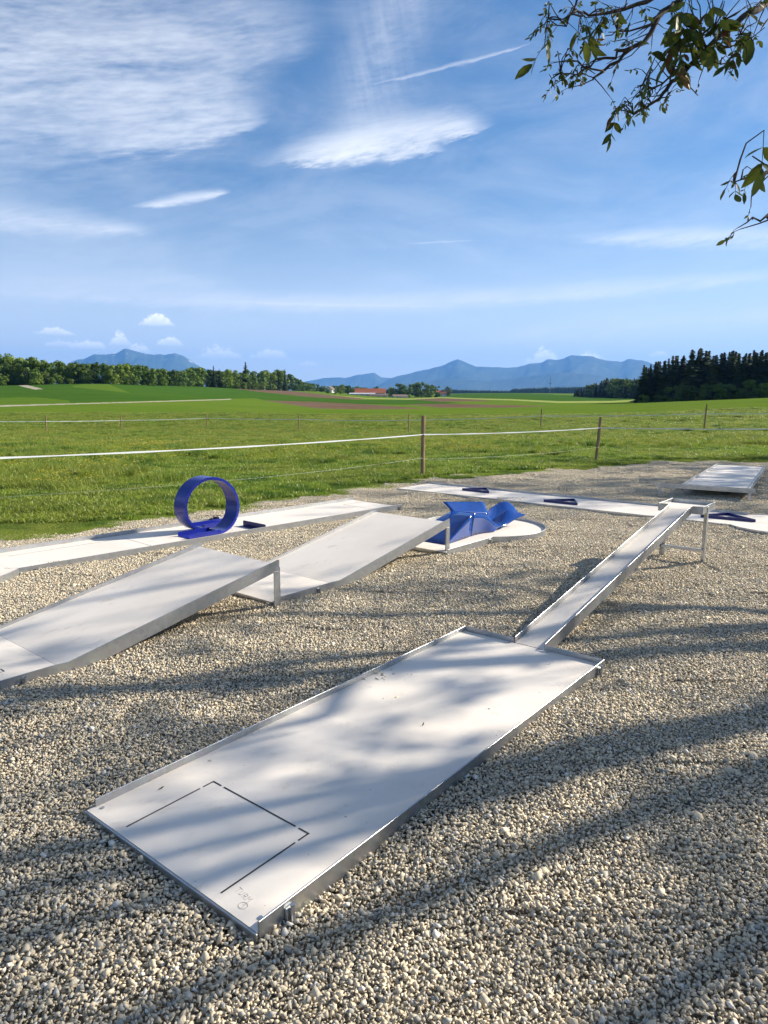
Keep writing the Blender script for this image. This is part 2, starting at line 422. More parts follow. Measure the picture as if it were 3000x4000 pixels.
def zat(px, py, d):
    r = rayd(px, py); return EYE + d * r[2] / hypot(r[0], r[1])
def azof(px): r = rayd(px, 1560); return atan2(r[0], r[1])
prof = {  # photo column: (distance m, row in the photo)
 0:    [(45, 1684), (80, 1622), (120, 1586), (200, 1546), (330, 1507), (345, 1506.5), (700, 1506), (2500, 1530)],
 400:  [(45, 1683), (80, 1621), (120, 1582), (200, 1540), (330, 1500), (345, 1500), (700, 1503), (2500, 1532)],
 800:  [(45, 1679), (80, 1620), (120, 1590), (200, 1562), (330, 1530), (450, 1512), (560, 1511), (2500, 1535)],
 1200: [(45, 1680), (80, 1625), (120, 1603), (200, 1584), (330, 1562), (450, 1548), (620, 1532), (1000, 1527), (2500, 1533)],
 1600: [(40, 1688), (80, 1627), (120, 1606), (200, 1590), (330, 1573), (450, 1563), (700, 1553), (1000, 1546), (2500, 1539)],
 2000: [(43, 1676), (80, 1623), (120, 1604), (200, 1588), (330, 1573), (450, 1562), (700, 1548), (1000, 1540), (2500, 1537)],
 2400: [(40, 1679), (80, 1624), (120, 1600), (200, 1582), (330, 1571), (450, 1562), (700, 1553), (1000, 1548), (2500, 1540)],
 2700: [(36, 1684), (80, 1613), (120, 1585), (160, 1571), (250, 1566), (700, 1556), (2500, 1545)],
 3000: [(36, 1680), (80, 1600), (120, 1570), (160, 1559), (250, 1554), (700, 1550), (2500, 1545)]}
LD = np.linspace(math.log(2), math.log(60000), 420)
cols = sorted(prof); Zt = []
for c in cols:
    dd = [1.5, 10, 18] + [p[0] for p in prof[c]] + [9000, 70000]
    zz = [0, 0, 0] + [zat(c, p[1], p[0]) for p in prof[c]]
    zz += [zz[-1] + 14, zz[-1] + 30]
    Zt.append(pchip(np.log(dd), zz, LD))
Zt = np.array(Zt); AZC = np.array([azof(c) for c in cols])
AZF = np.linspace(AZC[0], AZC[-1], 241)
ZF = np.stack([pchip(AZC, Zt[:, j], AZF) for j in range(len(LD))], 1)
def zground(x, y):
    x, y = np.asarray(x, float), np.asarray(y, float)
    d = np.maximum(np.hypot(x, y), 2.001); a = np.clip(np.arctan2(x, y), AZF[0], AZF[-1] - 1e-6)
    fi = (a - AZF[0]) / (AZF[1] - AZF[0]); fj = (np.log(d) - LD[0]) / (LD[1] - LD[0])
    fj = np.clip(fj, 0, len(LD) - 1.001); i = np.minimum(fi.astype(int), len(AZF) - 2); j = fj.astype(int); u, v = fi - i, fj - j
    z = ZF[i, j]*(1-u)*(1-v) + ZF[i+1, j]*u*(1-v) + ZF[i, j+1]*(1-u)*v + ZF[i+1, j+1]*u*v
    # small lie of the land in the meadow
    w = np.clip((d - 20) / 20, 0, 1) * np.clip((120 - d) / 60, 0, 1)
    return z + w * (.05 * np.sin(x * .31 + 1.3) * np.sin(y * .27) + .04 * np.sin(x * .12 - y * .19))
def gz(x, y): return float(zground(np.array([x]), np.array([y]))[0])
def at(px, d):
    """ground point at distance d under photo column px"""
    a = azof(px); x, y = d * sin(a), d * cos(a); return x, y, gz(x, y)
def inpoly(px, py, poly):
    r = np.zeros(px.shape, bool); n = len(poly)
    for i in range(n):
        x0, y0 = poly[i]; x1, y1 = poly[(i + 1) % n]
        c = ((y0 > py) != (y1 > py)) & (px < (x1 - x0) * (py - y0) / ((y1 - y0) + 1e-12) + x0); r ^= c
    return r
# gravel yard outline (world metres)
GEDGE = [(-9.0, 3.2), (-6.3, 5.1), (-4.0, 7.0), (-3.0, 7.85), (-1.75, 9.3), (-.9, 10.4), (0, 11.6), (1.2, 12.95), (2.2, 13.7), (3.2, 14.2), (5, 15.5), (6.8, 16.7), (9.4, 16.9), (14, 16.6)]
GPOLY = GEDGE + [(16, -3), (-9, -3)]
def gedge_noise(x, y): return 1.5 * (.10 * np.sin(x * 3.1 + y * 1.7) + .07 * np.sin(x * 7.3 - y * 5.1) + .05 * np.sin(x * 13 + y * 11))
azg = np.concatenate([np.linspace(-pi, -.62, 30)[:-1], np.linspace(-.62, .62, 700), np.linspace(.62, pi, 30)[1:]])
rg = np.exp(np.concatenate([np.linspace(math.log(.6), math.log(40), 46), np.linspace(math.log(40), math.log(900), 240)[1:], np.linspace(math.log(900), math.log(24000), 24)[1:]]))
A_, R_ = np.meshgrid(azg, rg, indexing='ij')
GX, GY = R_ * np.sin(A_), R_ * np.cos(A_)
GZ = zground(GX, GY)
in_g = inpoly(GX, GY, GPOLY)
GZ = np.where(in_g, GZ - .08, GZ)
V = np.stack([GX, GY, GZ], -1)
q = V - np.array([0, 0, EYE]); zc = np.maximum(q @ FWD, 1e-3)
PX, PY = 1500 + FPX * (q @ CR) / zc, 2000 - FPX * (q @ CU) / zc
na, nr = A_.shape
cx = lambda Q: (Q[:-1, :-1] + Q[1:, :-1] + Q[:-1, 1:] + Q[1:, 1:]) / 4
fx, fy, fr = cx(PX), cx(PY), cx(R_)
front = np.abs(cx(A_)) < .62
cls = np.zeros(fx.shape, int)
def setc(k, poly, d0=90, d1=900):
    cls[inpoly(fx, fy, poly) & front & (fr > d0) & (fr < d1)] = k
setc(1, [(-120, 1500), (0, 1500), (300, 1492), (700, 1500), (900, 1507), (905, 1514), (1000, 1526), (1000, 1556), (880, 1558), (600, 1565), (271, 1574), (271, 1565), (139, 1551), (-120, 1556)], 120, 560)
setc(2, [(-120, 1556), (139, 1551), (271, 1565), (271, 1575), (-120, 1587)], 100, 300)
setc(2, [(280, 1508), (330, 1499), (420, 1499), (510, 1535), (400, 1524), (290, 1513)], 150, 400)
setc(1, [(1000, 1528), (1211, 1550), (1398, 1562), (1640, 1562), (1800, 1574), (1640, 1582), (1422, 1579), (1211, 1569), (1030, 1564), (1000, 1556)], 120, 900)
setc(4, [(904, 1511), (1000, 1518), (1120, 1526), (1271, 1542), (1440, 1557), (1398, 1561), (1211, 1551), (1000, 1529), (930, 1520)], 200, 900)
setc(4, [(1030, 1564), (1211, 1569), (1422, 1579), (1633, 1593), (1640, 1597), (1422, 1599), (1241, 1596), (1120, 1578)], 120, 600)
setc(4, [(1590, 1580), (1723, 1577), (2000, 1583), (2150, 1586), (2000, 1592), (1723, 1593)], 100, 600)
setc(4, [(1603, 1560), (1723, 1554), (1874, 1560), (1915, 1566), (1723, 1569)], 150, 900)
setc(1, [(1690, 1553), (1711, 1535), (2000, 1534), (2300, 1547), (2530, 1554), (2460, 1562), (2386, 1566), (2180, 1567), (2000, 1559), (1850, 1556)], 300, 1400)
setc(3, [(1271, 1542), (1434, 1554.5), (1603, 1557), (1723, 1551), (1850, 1556), (2000, 1559), (2180, 1567), (2386, 1566), (2520, 1559), (2520, 1566), (2386, 1573), (2180, 1574), (2000, 1564), (1850, 1560), (1723, 1555), (1603, 1561), (1434, 1558)], 250, 900)
setc(5, [(-120, 1586), (200, 1578), (450, 1571.5), (880, 1559), (900, 1557), (905, 1559.5), (880, 1562), (450, 1574.5), (200, 1582), (-120, 1593)], 90, 400)
setc(5, [(70, 1506), (105, 1504), (170, 1520), (135, 1522)], 200, 340)
I, J = np.meshgrid(np.arange(na - 1), np.arange(nr - 1), indexing='ij')
F = np.stack([I * nr + J, (I + 1) * nr + J, (I + 1) * nr + J + 1, I * nr + J + 1], -1).reshape(-1, 4)[:, ::-1]
cf = cls.ravel(); Vf = V.reshape(-1, 3)
fcx, fcy = cx(GX).ravel(), cx(GY).ravel(); cf = np.where((cf == 0) & (fr.ravel() < 24), 6, cf)
for k, nm, mt in ((0, 'meadow', 'meadow'), (1, 'crop_field', 'crop'), (2, 'young_crop_field', 'crop_light'), (3, 'pale_field_strip', 'pale'), (4, 'plowed_field', 'soil'), (5, 'farm_track', 'track'), (6, 'ground', 'under')):
    sel = F[cf == k]
    if not len(sel): continue
    u, inv = np.unique(sel, return_inverse=True)
    o = link(nm, mesh_np(nm, Vf[u], inv.reshape(sel.shape)), mt, smooth=True); tag(o, kind='structure')

# gravel bed sheet under the loose stones
bm = bmesh.new(); vs = [bm.verts.new((x, y, -.046)) for x, y in GPOLY]; bm.faces.new(vs)
bmesh.ops.triangulate(bm, faces=bm.faces); me = bpy.data.meshes.new('gravel_bed'); bm.to_mesh(me); bm.free()
tag(link('gravel_bed', me, 'gbase'), kind='structure')

# ------------------------------------------------------------------ scatter helper (ground cover only)
def scatter(name, pts, rot, scl, idx, sources):
    me = bpy.data.meshes.new(name); me.vertices.add(len(pts)); me.vertices.foreach_set('co', np.asarray(pts, np.float32).ravel())
    for nm, ty, dat in (('rot', 'FLOAT_VECTOR', rot), ('scl', 'FLOAT_VECTOR', scl)):
        a = me.attributes.new(nm, ty, 'POINT'); a.data.foreach_set('vector', np.asarray(dat, np.float32).ravel())
    a = me.attributes.new('pick', 'INT', 'POINT'); a.data.foreach_set('value', np.asarray(idx, np.int32))
    o = link(name, me)
    g = bpy.data.node_groups.new(name + '_scatter', 'GeometryNodeTree')
    g.interface.new_socket('Geometry', in_out='INPUT', socket_type='NodeSocketGeometry')
    g.interface.new_socket('Geometry', in_out='OUTPUT', socket_type='NodeSocketGeometry')
    N = g.nodes.new; gi = N('NodeGroupInput'); go = N('NodeGroupOutput'); ip = N('GeometryNodeInstanceOnPoints'); jn = N('GeometryNodeJoinGeometry')
    for s in sources:
        oi = N('GeometryNodeObjectInfo'); oi.inputs['Object'].default_value = s; oi.inputs['As Instance'].default_value = True
        g.links.new(oi.outputs['Geometry'], jn.inputs[0])
    def na_(nm, ty):
        n = N('GeometryNodeInputNamedAttribute'); n.data_type = ty; n.inputs['Name'].default_value = nm; return n.outputs[0]
    g.links.new(gi.outputs[0], ip.inputs['Points']); g.links.new(jn.outputs[0], ip.inputs['Instance'])
    ip.inputs['Pick Instance'].default_value = True
    g.links.new(na_('pick', 'INT'), ip.inputs['Instance Index'])
    er = N('FunctionNodeEulerToRotation'); g.links.new(na_('rot', 'FLOAT_VECTOR'), er.inputs[0]); g.links.new(er.outputs[0], ip.inputs['Rotation'])
    g.links.new(na_('scl', 'FLOAT_VECTOR'), ip.inputs['Scale']); g.links.new(ip.outputs[0], go.inputs[0])
    md = o.modifiers.new('scatter', 'NODES'); md.node_group = g
    return o

def edge_dist(x, y):
    e = np.full(x.shape, 1e9)
    for (x0, y0), (x1, y1) in zip(GEDGE[:-1], GEDGE[1:]):
        t = np.clip(((x - x0) * (x1 - x0) + (y - y0) * (y1 - y0)) / ((x1 - x0) ** 2 + (y1 - y0) ** 2), 0, 1)
        e = np.minimum(e, np.hypot(x - x0 - t * (x1 - x0), y - y0 - t * (y1 - y0)))
    return e
# gravel: crushed stones, patches of loose stones laid over the yard
def hull_stone(r):
    n = 9
    p = r.normal(size=(n, 3)); p /= np.linalg.norm(p, axis=1)[:, None]; p *= r.uniform(.8, 1.1, (n, 1))
    p *= np.array([1, r.uniform(.6, .95), r.uniform(.45, .8)])
    bm = bmesh.new(); [bm.verts.new(v) for v in p]
    res = bmesh.ops.convex_hull(bm, input=bm.verts[:])
    bmesh.ops.triangulate(bm, faces=bm.faces[:]); bm.verts.ensure_lookup_table(); bm.verts.index_update()
    used = sorted({v.index for f in bm.faces for v in f.verts}); mp = {k: i for i, k in enumerate(used)}
    vs = np.array([bm.verts[i].co[:] for i in used]); fs = np.array([[mp[v.index] for v in f.verts] for f in bm.faces]); bm.free()
    return vs, fs
STONES = [hull_stone(rng) for _ in range(40)]
def rotm(a):
    ca, sa = np.cos(a), np.sin(a)
    Rz = np.array([[ca[2], -sa[2], 0], [sa[2], ca[2], 0], [0, 0, 1]]); Rx = np.array([[1, 0, 0], [0, ca[0], -sa[0]], [0, sa[0], ca[0]]]); Ry = np.array([[ca[1], 0, sa[1]], [0, 1, 0], [-sa[1], 0, ca[1]]])
    return Rz @ Ry @ Rx
PT = .42
def stone_patch(k):
    VV, FF, RR = [], [], []; off = 0
    for layer, (cell, z0, sz) in enumerate(((.0120, -.0075, .0082), (.0140, -.001, .0080))):
        n = int(PT * 1.05 / cell)
        for i in range(n):
            for j in range(n):
                if layer and rng.random() < .12: continue
                x = (i + .5 + rng.uniform(-.45, .45)) * cell - PT * .525; y = (j + .5 + rng.uniform(-.45, .45)) * cell - PT * .525
                vs, fs = STONES[rng.integers(40)]
                s = sz * math.exp(rng.normal(0, .31))
                if rng.random() < .03: s *= 1.35
                a = np.array([rng.normal(0, .34), rng.normal(0, .34), rng.uniform(0, 6.28)])
                if rng.random() < .12: a[0] = rng.uniform(0, 6.28)
                w = (vs * s) @ rotm(a).T + np.array([x, y, z0 + rng.normal(0, .0022)])
                VV.append(w); FF.append(fs + off); off += len(vs)
                RR.append(np.tile([rng.random(), rng.random(), rng.random(), 1], (len(vs), 1)))
    return mesh_np('stone_patch', np.concatenate(VV), np.concatenate(FF), np.concatenate(RR), ['stone'])
SP = [bpy.data.objects.new('stone_patch', stone_patch(k)) for k in range(6)]
def gund(x, y):
    return .010 * np.sin(x * 1.9 + .6) * np.sin(y * 2.3 + 1.1) + .007 * np.sin(x * 4.3 - y * 3.1) + .006 * np.sin(x * 2.7 + y * 5.9)
gx, gy = np.meshgrid(np.arange(-8.6, 15, PT), np.arange(-.5, 17.6, PT)); gx, gy = gx.ravel(), gy.ravel()
ka = np.arctan2(gx, gy + 1.6)
keep = (np.abs(ka) < radians(43)) & (inpoly(gx, gy, GPOLY) | (edge_dist(gx, gy) < .34))
gx, gy = gx[keep], gy[keep]; e = .1
gzv = gund(gx, gy) + .012; sxv = (gund(gx + e, gy) - gund(gx - e, gy)) / (2 * e); syv = (gund(gx, gy + e) - gund(gx, gy - e)) / (2 * e)
turn = rng.integers(0, 4, len(gx)); rr = []
for a, b, k in zip(sxv, syv, turn):
    nrm = Vector((-a, -b, 1)).normalized()
    qn = Vector((0, 0, 1)).rotation_difference(nrm) @ __import__('mathutils').Quaternion((0, 0, 1), k * pi / 2)
    rr.append(qn.to_euler()[:])
o = scatter('gravel', np.stack([gx, gy, gzv], 1), rr, np.ones((len(gx), 3)), rng.integers(0, 6, len(gx)), SP)
tag(o, 'loose beige crushed stone gravel covering the yard', 'gravel', kind='stuff')

# grass: blades in patches
GT = 1.0
def grass_patch(n, h0, h1, wd, flowers=0, lean=.35, clump=0):
    x, y = rng.uniform(-.5, .5, n), rng.uniform(-.5, .5, n)
    if clump:
        cxs = rng.uniform(-.5, .5, (clump, 2)); k = rng.integers(0, clump, n); m_ = rng.random(n) < .55
        x = np.where(m_, cxs[k, 0] + rng.normal(0, .06, n), x); y = np.where(m_, cxs[k, 1] + rng.normal(0, .06, n), y)
    h = rng.uniform(h0, h1, n); a = rng.uniform(0, 6.28, n); ln = np.abs(rng.normal(0, lean, n)) * h + .15 * h; b = rng.uniform(0, 6.28, n)
    w = wd * rng.uniform(.6, 1.3, n)
    ex, ey = np.cos(a) * w, np.sin(a) * w; lx, ly = np.cos(b) * ln, np.sin(b) * ln
    z = np.zeros(n)
    v = np.stack([np.stack([x - ex, y - ey, z - .01], 1), np.stack([x + ex, y + ey, z - .01], 1),
                  np.stack([x + ex * .8 + lx * .35, y + ey * .8 + ly * .35, h * .6], 1), np.stack([x - ex * .8 + lx * .35, y - ey * .8 + ly * .35, h * .6], 1),
                  np.stack([x + lx, y + ly, h * np.clip(1.05 - ln / h * .3, .4, 1)], 1)], 1).reshape(-1, 3)
    base = np.arange(n)[:, None] * 5
    f = np.concatenate([base + [0, 1, 2], base + [0, 2, 3], base + [3, 2, 4]], 0)
    rnd = np.repeat(np.stack([rng.random(n), rng.random(n), rng.random(n), np.ones(n)], 1), 5, 0)
    fm = np.zeros(len(f), int)
    if flowers:
        fx_, fy_ = rng.uniform(-.5, .5, flowers), rng.uniform(-.5, .5, flowers); fh = rng.uniform(h1 * .7, h1 * 1.1, flowers)
        V2, F2 = [], []; o0 = len(v)
        for i in range(flowers):
            k = 6; c = np.array([fx_[i], fy_[i], fh[i]]); r = rng.uniform(.011, .020)
            ring = [c + np.array([cos(2 * pi * q / k) * r, sin(2 * pi * q / k) * r, rng.uniform(-.004, .004)]) for q in range(k)]
            st = len(V2) + o0; V2 += [c + np.array([0, 0, .006])] + ring
            F2 += [[st, st + 1 + q, st + 1 + (q + 1) % k] for q in range(k)]
        v = np.concatenate([v, V2]); f = np.concatenate([f, F2]); rnd = np.concatenate([rnd, np.tile([.5, .5, .5, 1], (len(V2), 1))]); fm = np.concatenate([fm, np.ones(len(F2), int)])
    return mesh_np('grass_patch', v, f, rnd, ['grass', 'flower'], fm)
ES = [bpy.data.objects.new('grass_patch', grass_patch(3600, .03, .11, .009, 0, .7)) for k in range(3)]
GS = [bpy.data.objects.new('grass_patch', grass_patch(7500, .025, .065, .0032, 0 if k else 2, .5)) for k in range(3)]
GS += [bpy.data.objects.new('grass_patch', grass_patch(4200, .06, .19, .0045, 30, .45, 9)) for k in range(4)]
GS += [bpy.data.objects.new('grass_patch', grass_patch(2600, .10, .26, .0050, 5, .5, 5)) for k in range(2)]
P, Rr, Sc, Id = [], [], [], []
def lay(r0, r1, step, scale, e0=.55, e1=1e9):
    n = int(2 * r1 / step); xs, ys = np.meshgrid(np.arange(-r1, r1, step), np.arange(2, r1, step)); xs, ys = xs.ravel(), ys.ravel()
    xs = xs + rng.uniform(-.2, .2, len(xs)) * step; ys = ys + rng.uniform(-.2, .2, len(ys)) * step
    d = np.hypot(xs, ys); az = np.arctan2(xs, ys + 2)
    k = (d >= r0) & (d < r1) & (np.abs(az) < radians(39)) & ~inpoly(xs, ys, GPOLY)
    xs, ys = xs[k], ys[k]; ed = edge_dist(xs, ys); k = (ed + gedge_noise(xs, ys) > e0) & (ed < e1); xs, ys, ed = xs[k], ys[k], ed[k]; z = zground(xs, ys)
    tall = ed + 1.4 * np.sin(xs * .9) * np.sin(ys * .7) > 5.2
    cl_ = np.sin(xs * .8 + 1.2) * np.sin(ys * .9 + .4) + .6 * np.sin(xs * 2.1 + ys * 1.3)
    for i in range(len(xs)):
        if tall[i]: ix = rng.integers(7, 9) if cl_[i] > .75 else rng.integers(3, 7)
        else: ix = rng.integers(0, 3) if cl_[i] < 1.25 or ed[i] < 1.2 else rng.integers(3, 7)
        P.append((xs[i], ys[i], z[i])); Rr.append((0, 0, rng.uniform(0, 6.28))); Id.append(ix)
        zsc = rng.uniform(.75, 1.15) * (1 if scale < 1.3 else .62 * scale ** .5)
        if scale < .6: zsc *= .55; Id[-1] = 9 + rng.integers(0, 3)
        Sc.append((scale, scale, zsc))
lay(6, 26, .25, .42, .06, .85); lay(6, 26, .72, 1.0); lay(26, 48, 1.25, 1.6); lay(48, 85, 2.3, 2.7)
o = scatter('grass', P, Rr, Sc, Id, GS + ES)
tag(o, 'green meadow grass with small yellow flowers beyond the gravel', 'grass', kind='stuff')

# ------------------------------------------------------------------ minigolf lanes
PZ, RT = .034, .064          # top of playing panel, top of rim
TH = .006
def lane(head, origin, label):
    return empty('minigolf_lane', (origin[0], origin[1], 0), -radians(head), label=label, cat='minigolf lane')
def panel(par, poly, z=PZ, th=.012, name='panel'):
    """flat board from a plan polygon (local metres)"""
    return MB().prism(poly, 2, z - th, z).done(name, 'panel', par)
def slope_panel(par, x0, x1, y0, z0, y1, z1, th=.012, name='ramp_panel'):
    return MB().prism([(y0, z0 - th), (y1, z1 - th), (y1, z1), (y0, z0)], 0, x0, x1).done(name, 'panel', par)
def rail(par, pts, z0=-.02, z1=RT, th=TH, name='side_rail'):
    b = MB().wall(pts, z0, z1, th)
    return b.done(name, 'steel', par, bev=.0012)
def bracket(par, x, y, side, z1=RT):
    o = MB().box(min(x, x + side * .010), max(x, x + side * .010), y - .016, y + .016, -.03, z1 - .018).done('bracket', 'steel', par, bev=.002)
    r = MB().tube((x + side * .018, y, -.05), (x + side * .018, y, z1 - .004), .007, 10).done('anchor_rod', 'steel', o)
    return o
def bolts(par, pts, z=PZ):
    for x, y in pts:
        b = MB().tube((x, y, z + .0005), (x, y, z + .003), .007, 12).done('bolt', 'steel', par)
def tee(par, y0, y1, w, z=PZ + .0012, t=.006, s=1):
    """broken tee outline: long strokes and corner angles"""
    def st(x0, x1, a, b): MB().box(x0, x1, min(a, b), max(a, b), z - .0006, z).done('tee_line', 'line', par)
    for sg in (-1, 1):
        x = sg * w; st(x - t / 2, x + t / 2, y0, y1 - .062 * s); st(x - t / 2, x + t / 2, y1 - .048 * s, y1 + t / 2 * s)
        st(min(x - sg * t / 2, x - sg * .047), max(x - sg * t / 2, x - sg * .047), y1 - t / 2, y1 + t / 2)
    st(-w + .062, w - .062, y1 - t / 2, y1 + t / 2)
def circle_pts(cy, r, a0, a1, n=40):
    return [(r * sin(a), cy + r * cos(a)) for a in np.linspace(a0, a1, n)]
def scribble(par, strokes, ox, oy, sc, ang_, z=PZ + .001, w=.0011, name='pencil_writing'):
    b = MB(); ca, sa = cos(ang_), sin(ang_)
    for stx in strokes:
        pts = [(ox + sc * (x * ca - y * sa), oy + sc * (x * sa + y * ca)) for x, y in stx]
        b.wall(pts, z - .0006, z, w)
    return b.done(name, 'pencil', par)

# --- front lane with chute and tower
A = lane(38.6, (-.6965, 1.967), 'wide white lane with tee marks joined to a narrow chute rising to a small platform')
panel(A, [(-.45, 0), (.45, 0), (.45, 2.5), (-.45, 2.5)])
rail(A, [(.456, .005), (.456, 2.506)]); rail(A, [(-.45, 2.506), (-.45, .03), ], name='side_rail')
MB().prism([(-.458, -.02), (.458, -.02), (.458, PZ - .001), (-.458, PZ - .001)], 1, -.008, -.001).done('end_rail', 'steel', A, bev=.0015)
rail(A, [(.45, 2.507), (.103, 2.507)], name='end_rail'); rail(A, [(-.103, 2.507), (-.456, 2.507)], name='end_rail')
tee(A, .035, .40, .254)
scribble(A, [[(0, 1), (.75, 1)], [(.36, 1), (.4, 0)], [(1.0, 1), (1.0, .25), (1.25, 0), (1.55, .2), (1.6, 1)], [(1.95, 0), (1.95, 1), (2.4, .85), (2.35, .55), (1.97, .5)], [(2.05, .5), (2.5, 0)], [(2.8, 0), (2.85, 1), (3.15, .4), (3.45, 1), (3.5, 0)]], .275, .066, .020, radians(-6))
scribble(A, [[(.5 * cos(t) * 1.25, .5 * sin(t) * 1.1) for t in np.linspace(.3, 6.9, 22)], [(-.12, .05), (.08, .3), (.08, -.3)]], .345, .042, .024, 0)
bolts(A, [(-.42, .042), (-.42, 2.46), (.42, 2.46), (.42, .042), (-.12, 2.48), (.13, 2.48)])
bracket(A, .4565, .115, 1); bracket(A, .4565, 2.42, 1); bracket(A, -.4565, 1.2, -1)
CH = .094; SY, SZ, TY, TZ = 2.512, PZ, 5.44, .505
slope_panel(A, -CH, CH, SY, SZ, TY, TZ, name='chute_panel')
for sg in (-1, 1):
    x = sg * (CH + .001)
    MB().prism([(SY, SZ - .05), (TY, TZ - .035), (TY, TZ + .036), (SY, SZ + .036)], 0, min(x, x + sg * .005), max(x, x + sg * .005)).done('chute_rail', 'steel', A, bev=.001)
pw = .19
MB().box(-pw, pw, TY + .001, 5.86, TZ - .012, TZ).done('platform_panel', 'panel', A)
for sg in (-1, 1):
    x = sg * pw
    MB().box(min(x, x + sg * .005), max(x, x + sg * .005), TY - .004, 5.866, TZ - .034, TZ + .036).done('platform_rail', 'steel', A, bev=.001)
    MB().box(min(sg * (CH + .007), x), max(sg * (CH + .007), x), TY - .004, TY + .0005, TZ - .034, TZ + .036).done('platform_rail', 'steel', A, bev=.001)
MB().box(-pw, pw, 5.861, 5.866, TZ - .034, TZ + .036).done('platform_rail', 'steel', A, bev=.001)
for sg in (-1, 1):
    x = sg * (pw + .006)
    l = MB(); l.box(min(x, x + sg * .005), max(x, x + sg * .005), 5.58, 5.62, -.05, TZ + .02); l.box(min(x, x - sg * .034), max(x, x - sg * .034), 5.6205, 5.6255, -.05, TZ - .0345)
    l.done('leg', 'steel', A, bev=.001)
MB().box(-pw, pw, 5.59, 5.62, .10, .125).done('crossbar', 'steel', A, bev=.002)

def leaf_bit(x, y, a, L, label):
    h = radians(38.6); wx, wy = -.6965 + x * cos(h) + y * sin(h), 1.967 - x * sin(h) + y * cos(h)
    o = link('leaf_fragment', mesh_np('leaf_fragment', [(-L, 0, .001), (-.4 * L, .22 * L, .004), (-.4 * L, -.22 * L, .003), (.4 * L, .26 * L, .010), (.4 * L, -.2 * L, .006), (L, .1 * L, .012)], [(0, 2, 1), (1, 2, 4, 3), (3, 4, 5)], [[.3, .3, .3, 1]] * 6), 'walnut')
    o.location = (wx, wy, PZ + .001); o.rotation_euler = (0, 0, a); return tag(o, label, 'leaf')
leaf_bit(-.36, .24, .3, .013, 'curled green leaf scrap on the wide lane between tee marks and left rim')
leaf_bit(.10, 1.28, 1.0, .011, 'thin green leaf scrap in the middle of the wide lane')
leaf_bit(.22, 2.32, 2.0, .009, 'small dark leaf scrap near the chute mouth of the wide lane')

# --- two ramp lanes in a row and the round end lane
def ramp_lane(org, label, with_tee):
    L = lane(39.6, org, label)
    LN, FD, HT = -2.2, -1.55, .325
    panel(L, [(-.45, LN), (.45, LN), (.45, FD - .002), (-.45, FD - .002)])
    slope_panel(L, -.45, .45, FD + .001, PZ, 0, HT)
    for sg in (-1, 1):
        x = sg * .4505
        b = MB()
        lo, hi = -.03, RT
        y2 = FD + .06
        prof_ = [(LN, lo), (y2 - .02, lo), (0.0, HT - .045), (0.012, HT - .035), (0.012, HT + .030), (0, HT + .034), (y2 - .02, hi - .004), (FD - .05, hi), (LN + .02, hi), (LN, hi - .02)]
        b.prism(prof_, 0, min(x, x + sg * TH), max(x, x + sg * TH)); b.done('side_rail', 'steel', L)
        l = MB(); xx = sg * (.4505 + TH + .001)
        l.box(min(xx, xx - sg * .05), max(xx, xx - sg * .05), .013, .018, -.06, HT - .02); l.box(min(xx, xx - sg * .006), max(xx, xx - sg * .006), -.040, .0125, -.06, HT - .047)
        l.done('leg', 'steel', L, bev=.001)
    MB().box(-.45, .45, LN - .006, LN - .001, -.03, PZ - .002).done('end_rail', 'steel', L, bev=.001)
    MB().box(-.44, .44, -.045, -.005, HT - .06, HT - .016).done('crossbar', 'steel', L, bev=.002)
    for yy in (-.4, -.8, -1.2):
        zz = PZ + (HT - PZ) * (yy - FD) / (-FD); MB().box(-.44, .44, yy - .02, yy + .02, zz - .05, zz - .016).done('underside_beam', 'steel', L)
    bolts(L, [(-.42, LN + .05), (.42, LN + .05)])
    if with_tee: tee(L, LN + .04, -1.77, .362 - .1)
    bracket(L, .4570, -1.75, 1)
    return L
B = ramp_lane((-1.0957, 5.0328), 'white ramp lane with black tee marks, steel leg under its raised end', True)
C = ramp_lane((.2673, 6.7668), 'white ramp lane without tee marks, between the tee-marked ramp and the blue moulded obstacle', False)
D = lane(39.6, (.2533, 6.6868), 'white lane ending in a rim-edged round target under the blue moulded obstacle')
D.location.z = .012
cyD = .82 + .536; aj = math.asin(.45 / .7)
panel(D, [(-.45, 0), (.45, 0), (.45, .816), (-.45, .816)])
panel(D, [(-.449, .820), (.449, .820)] + [(x, y) for x, y in circle_pts(cyD, .699, pi - aj, -pi + aj, 56)], name='round_panel')
rail(D, [(.456, 0), (.456, .818)]); rail(D, [(-.456, .818), (-.456, 0)])
rail(D, circle_pts(cyD, .707, pi - aj + .004, -pi + aj - .004, 72), name='round_rail')
MB().box(-.456, .456, -.006, -.001, -.03, PZ - .002).done('end_rail', 'steel', D, bev=.001)
bracket(D, .4565, .77, 1); 
hole = MB().tube((0, cyD, PZ - .0005), (0, cyD, PZ + .0006), .05, 24).done('cup', 'black', D)

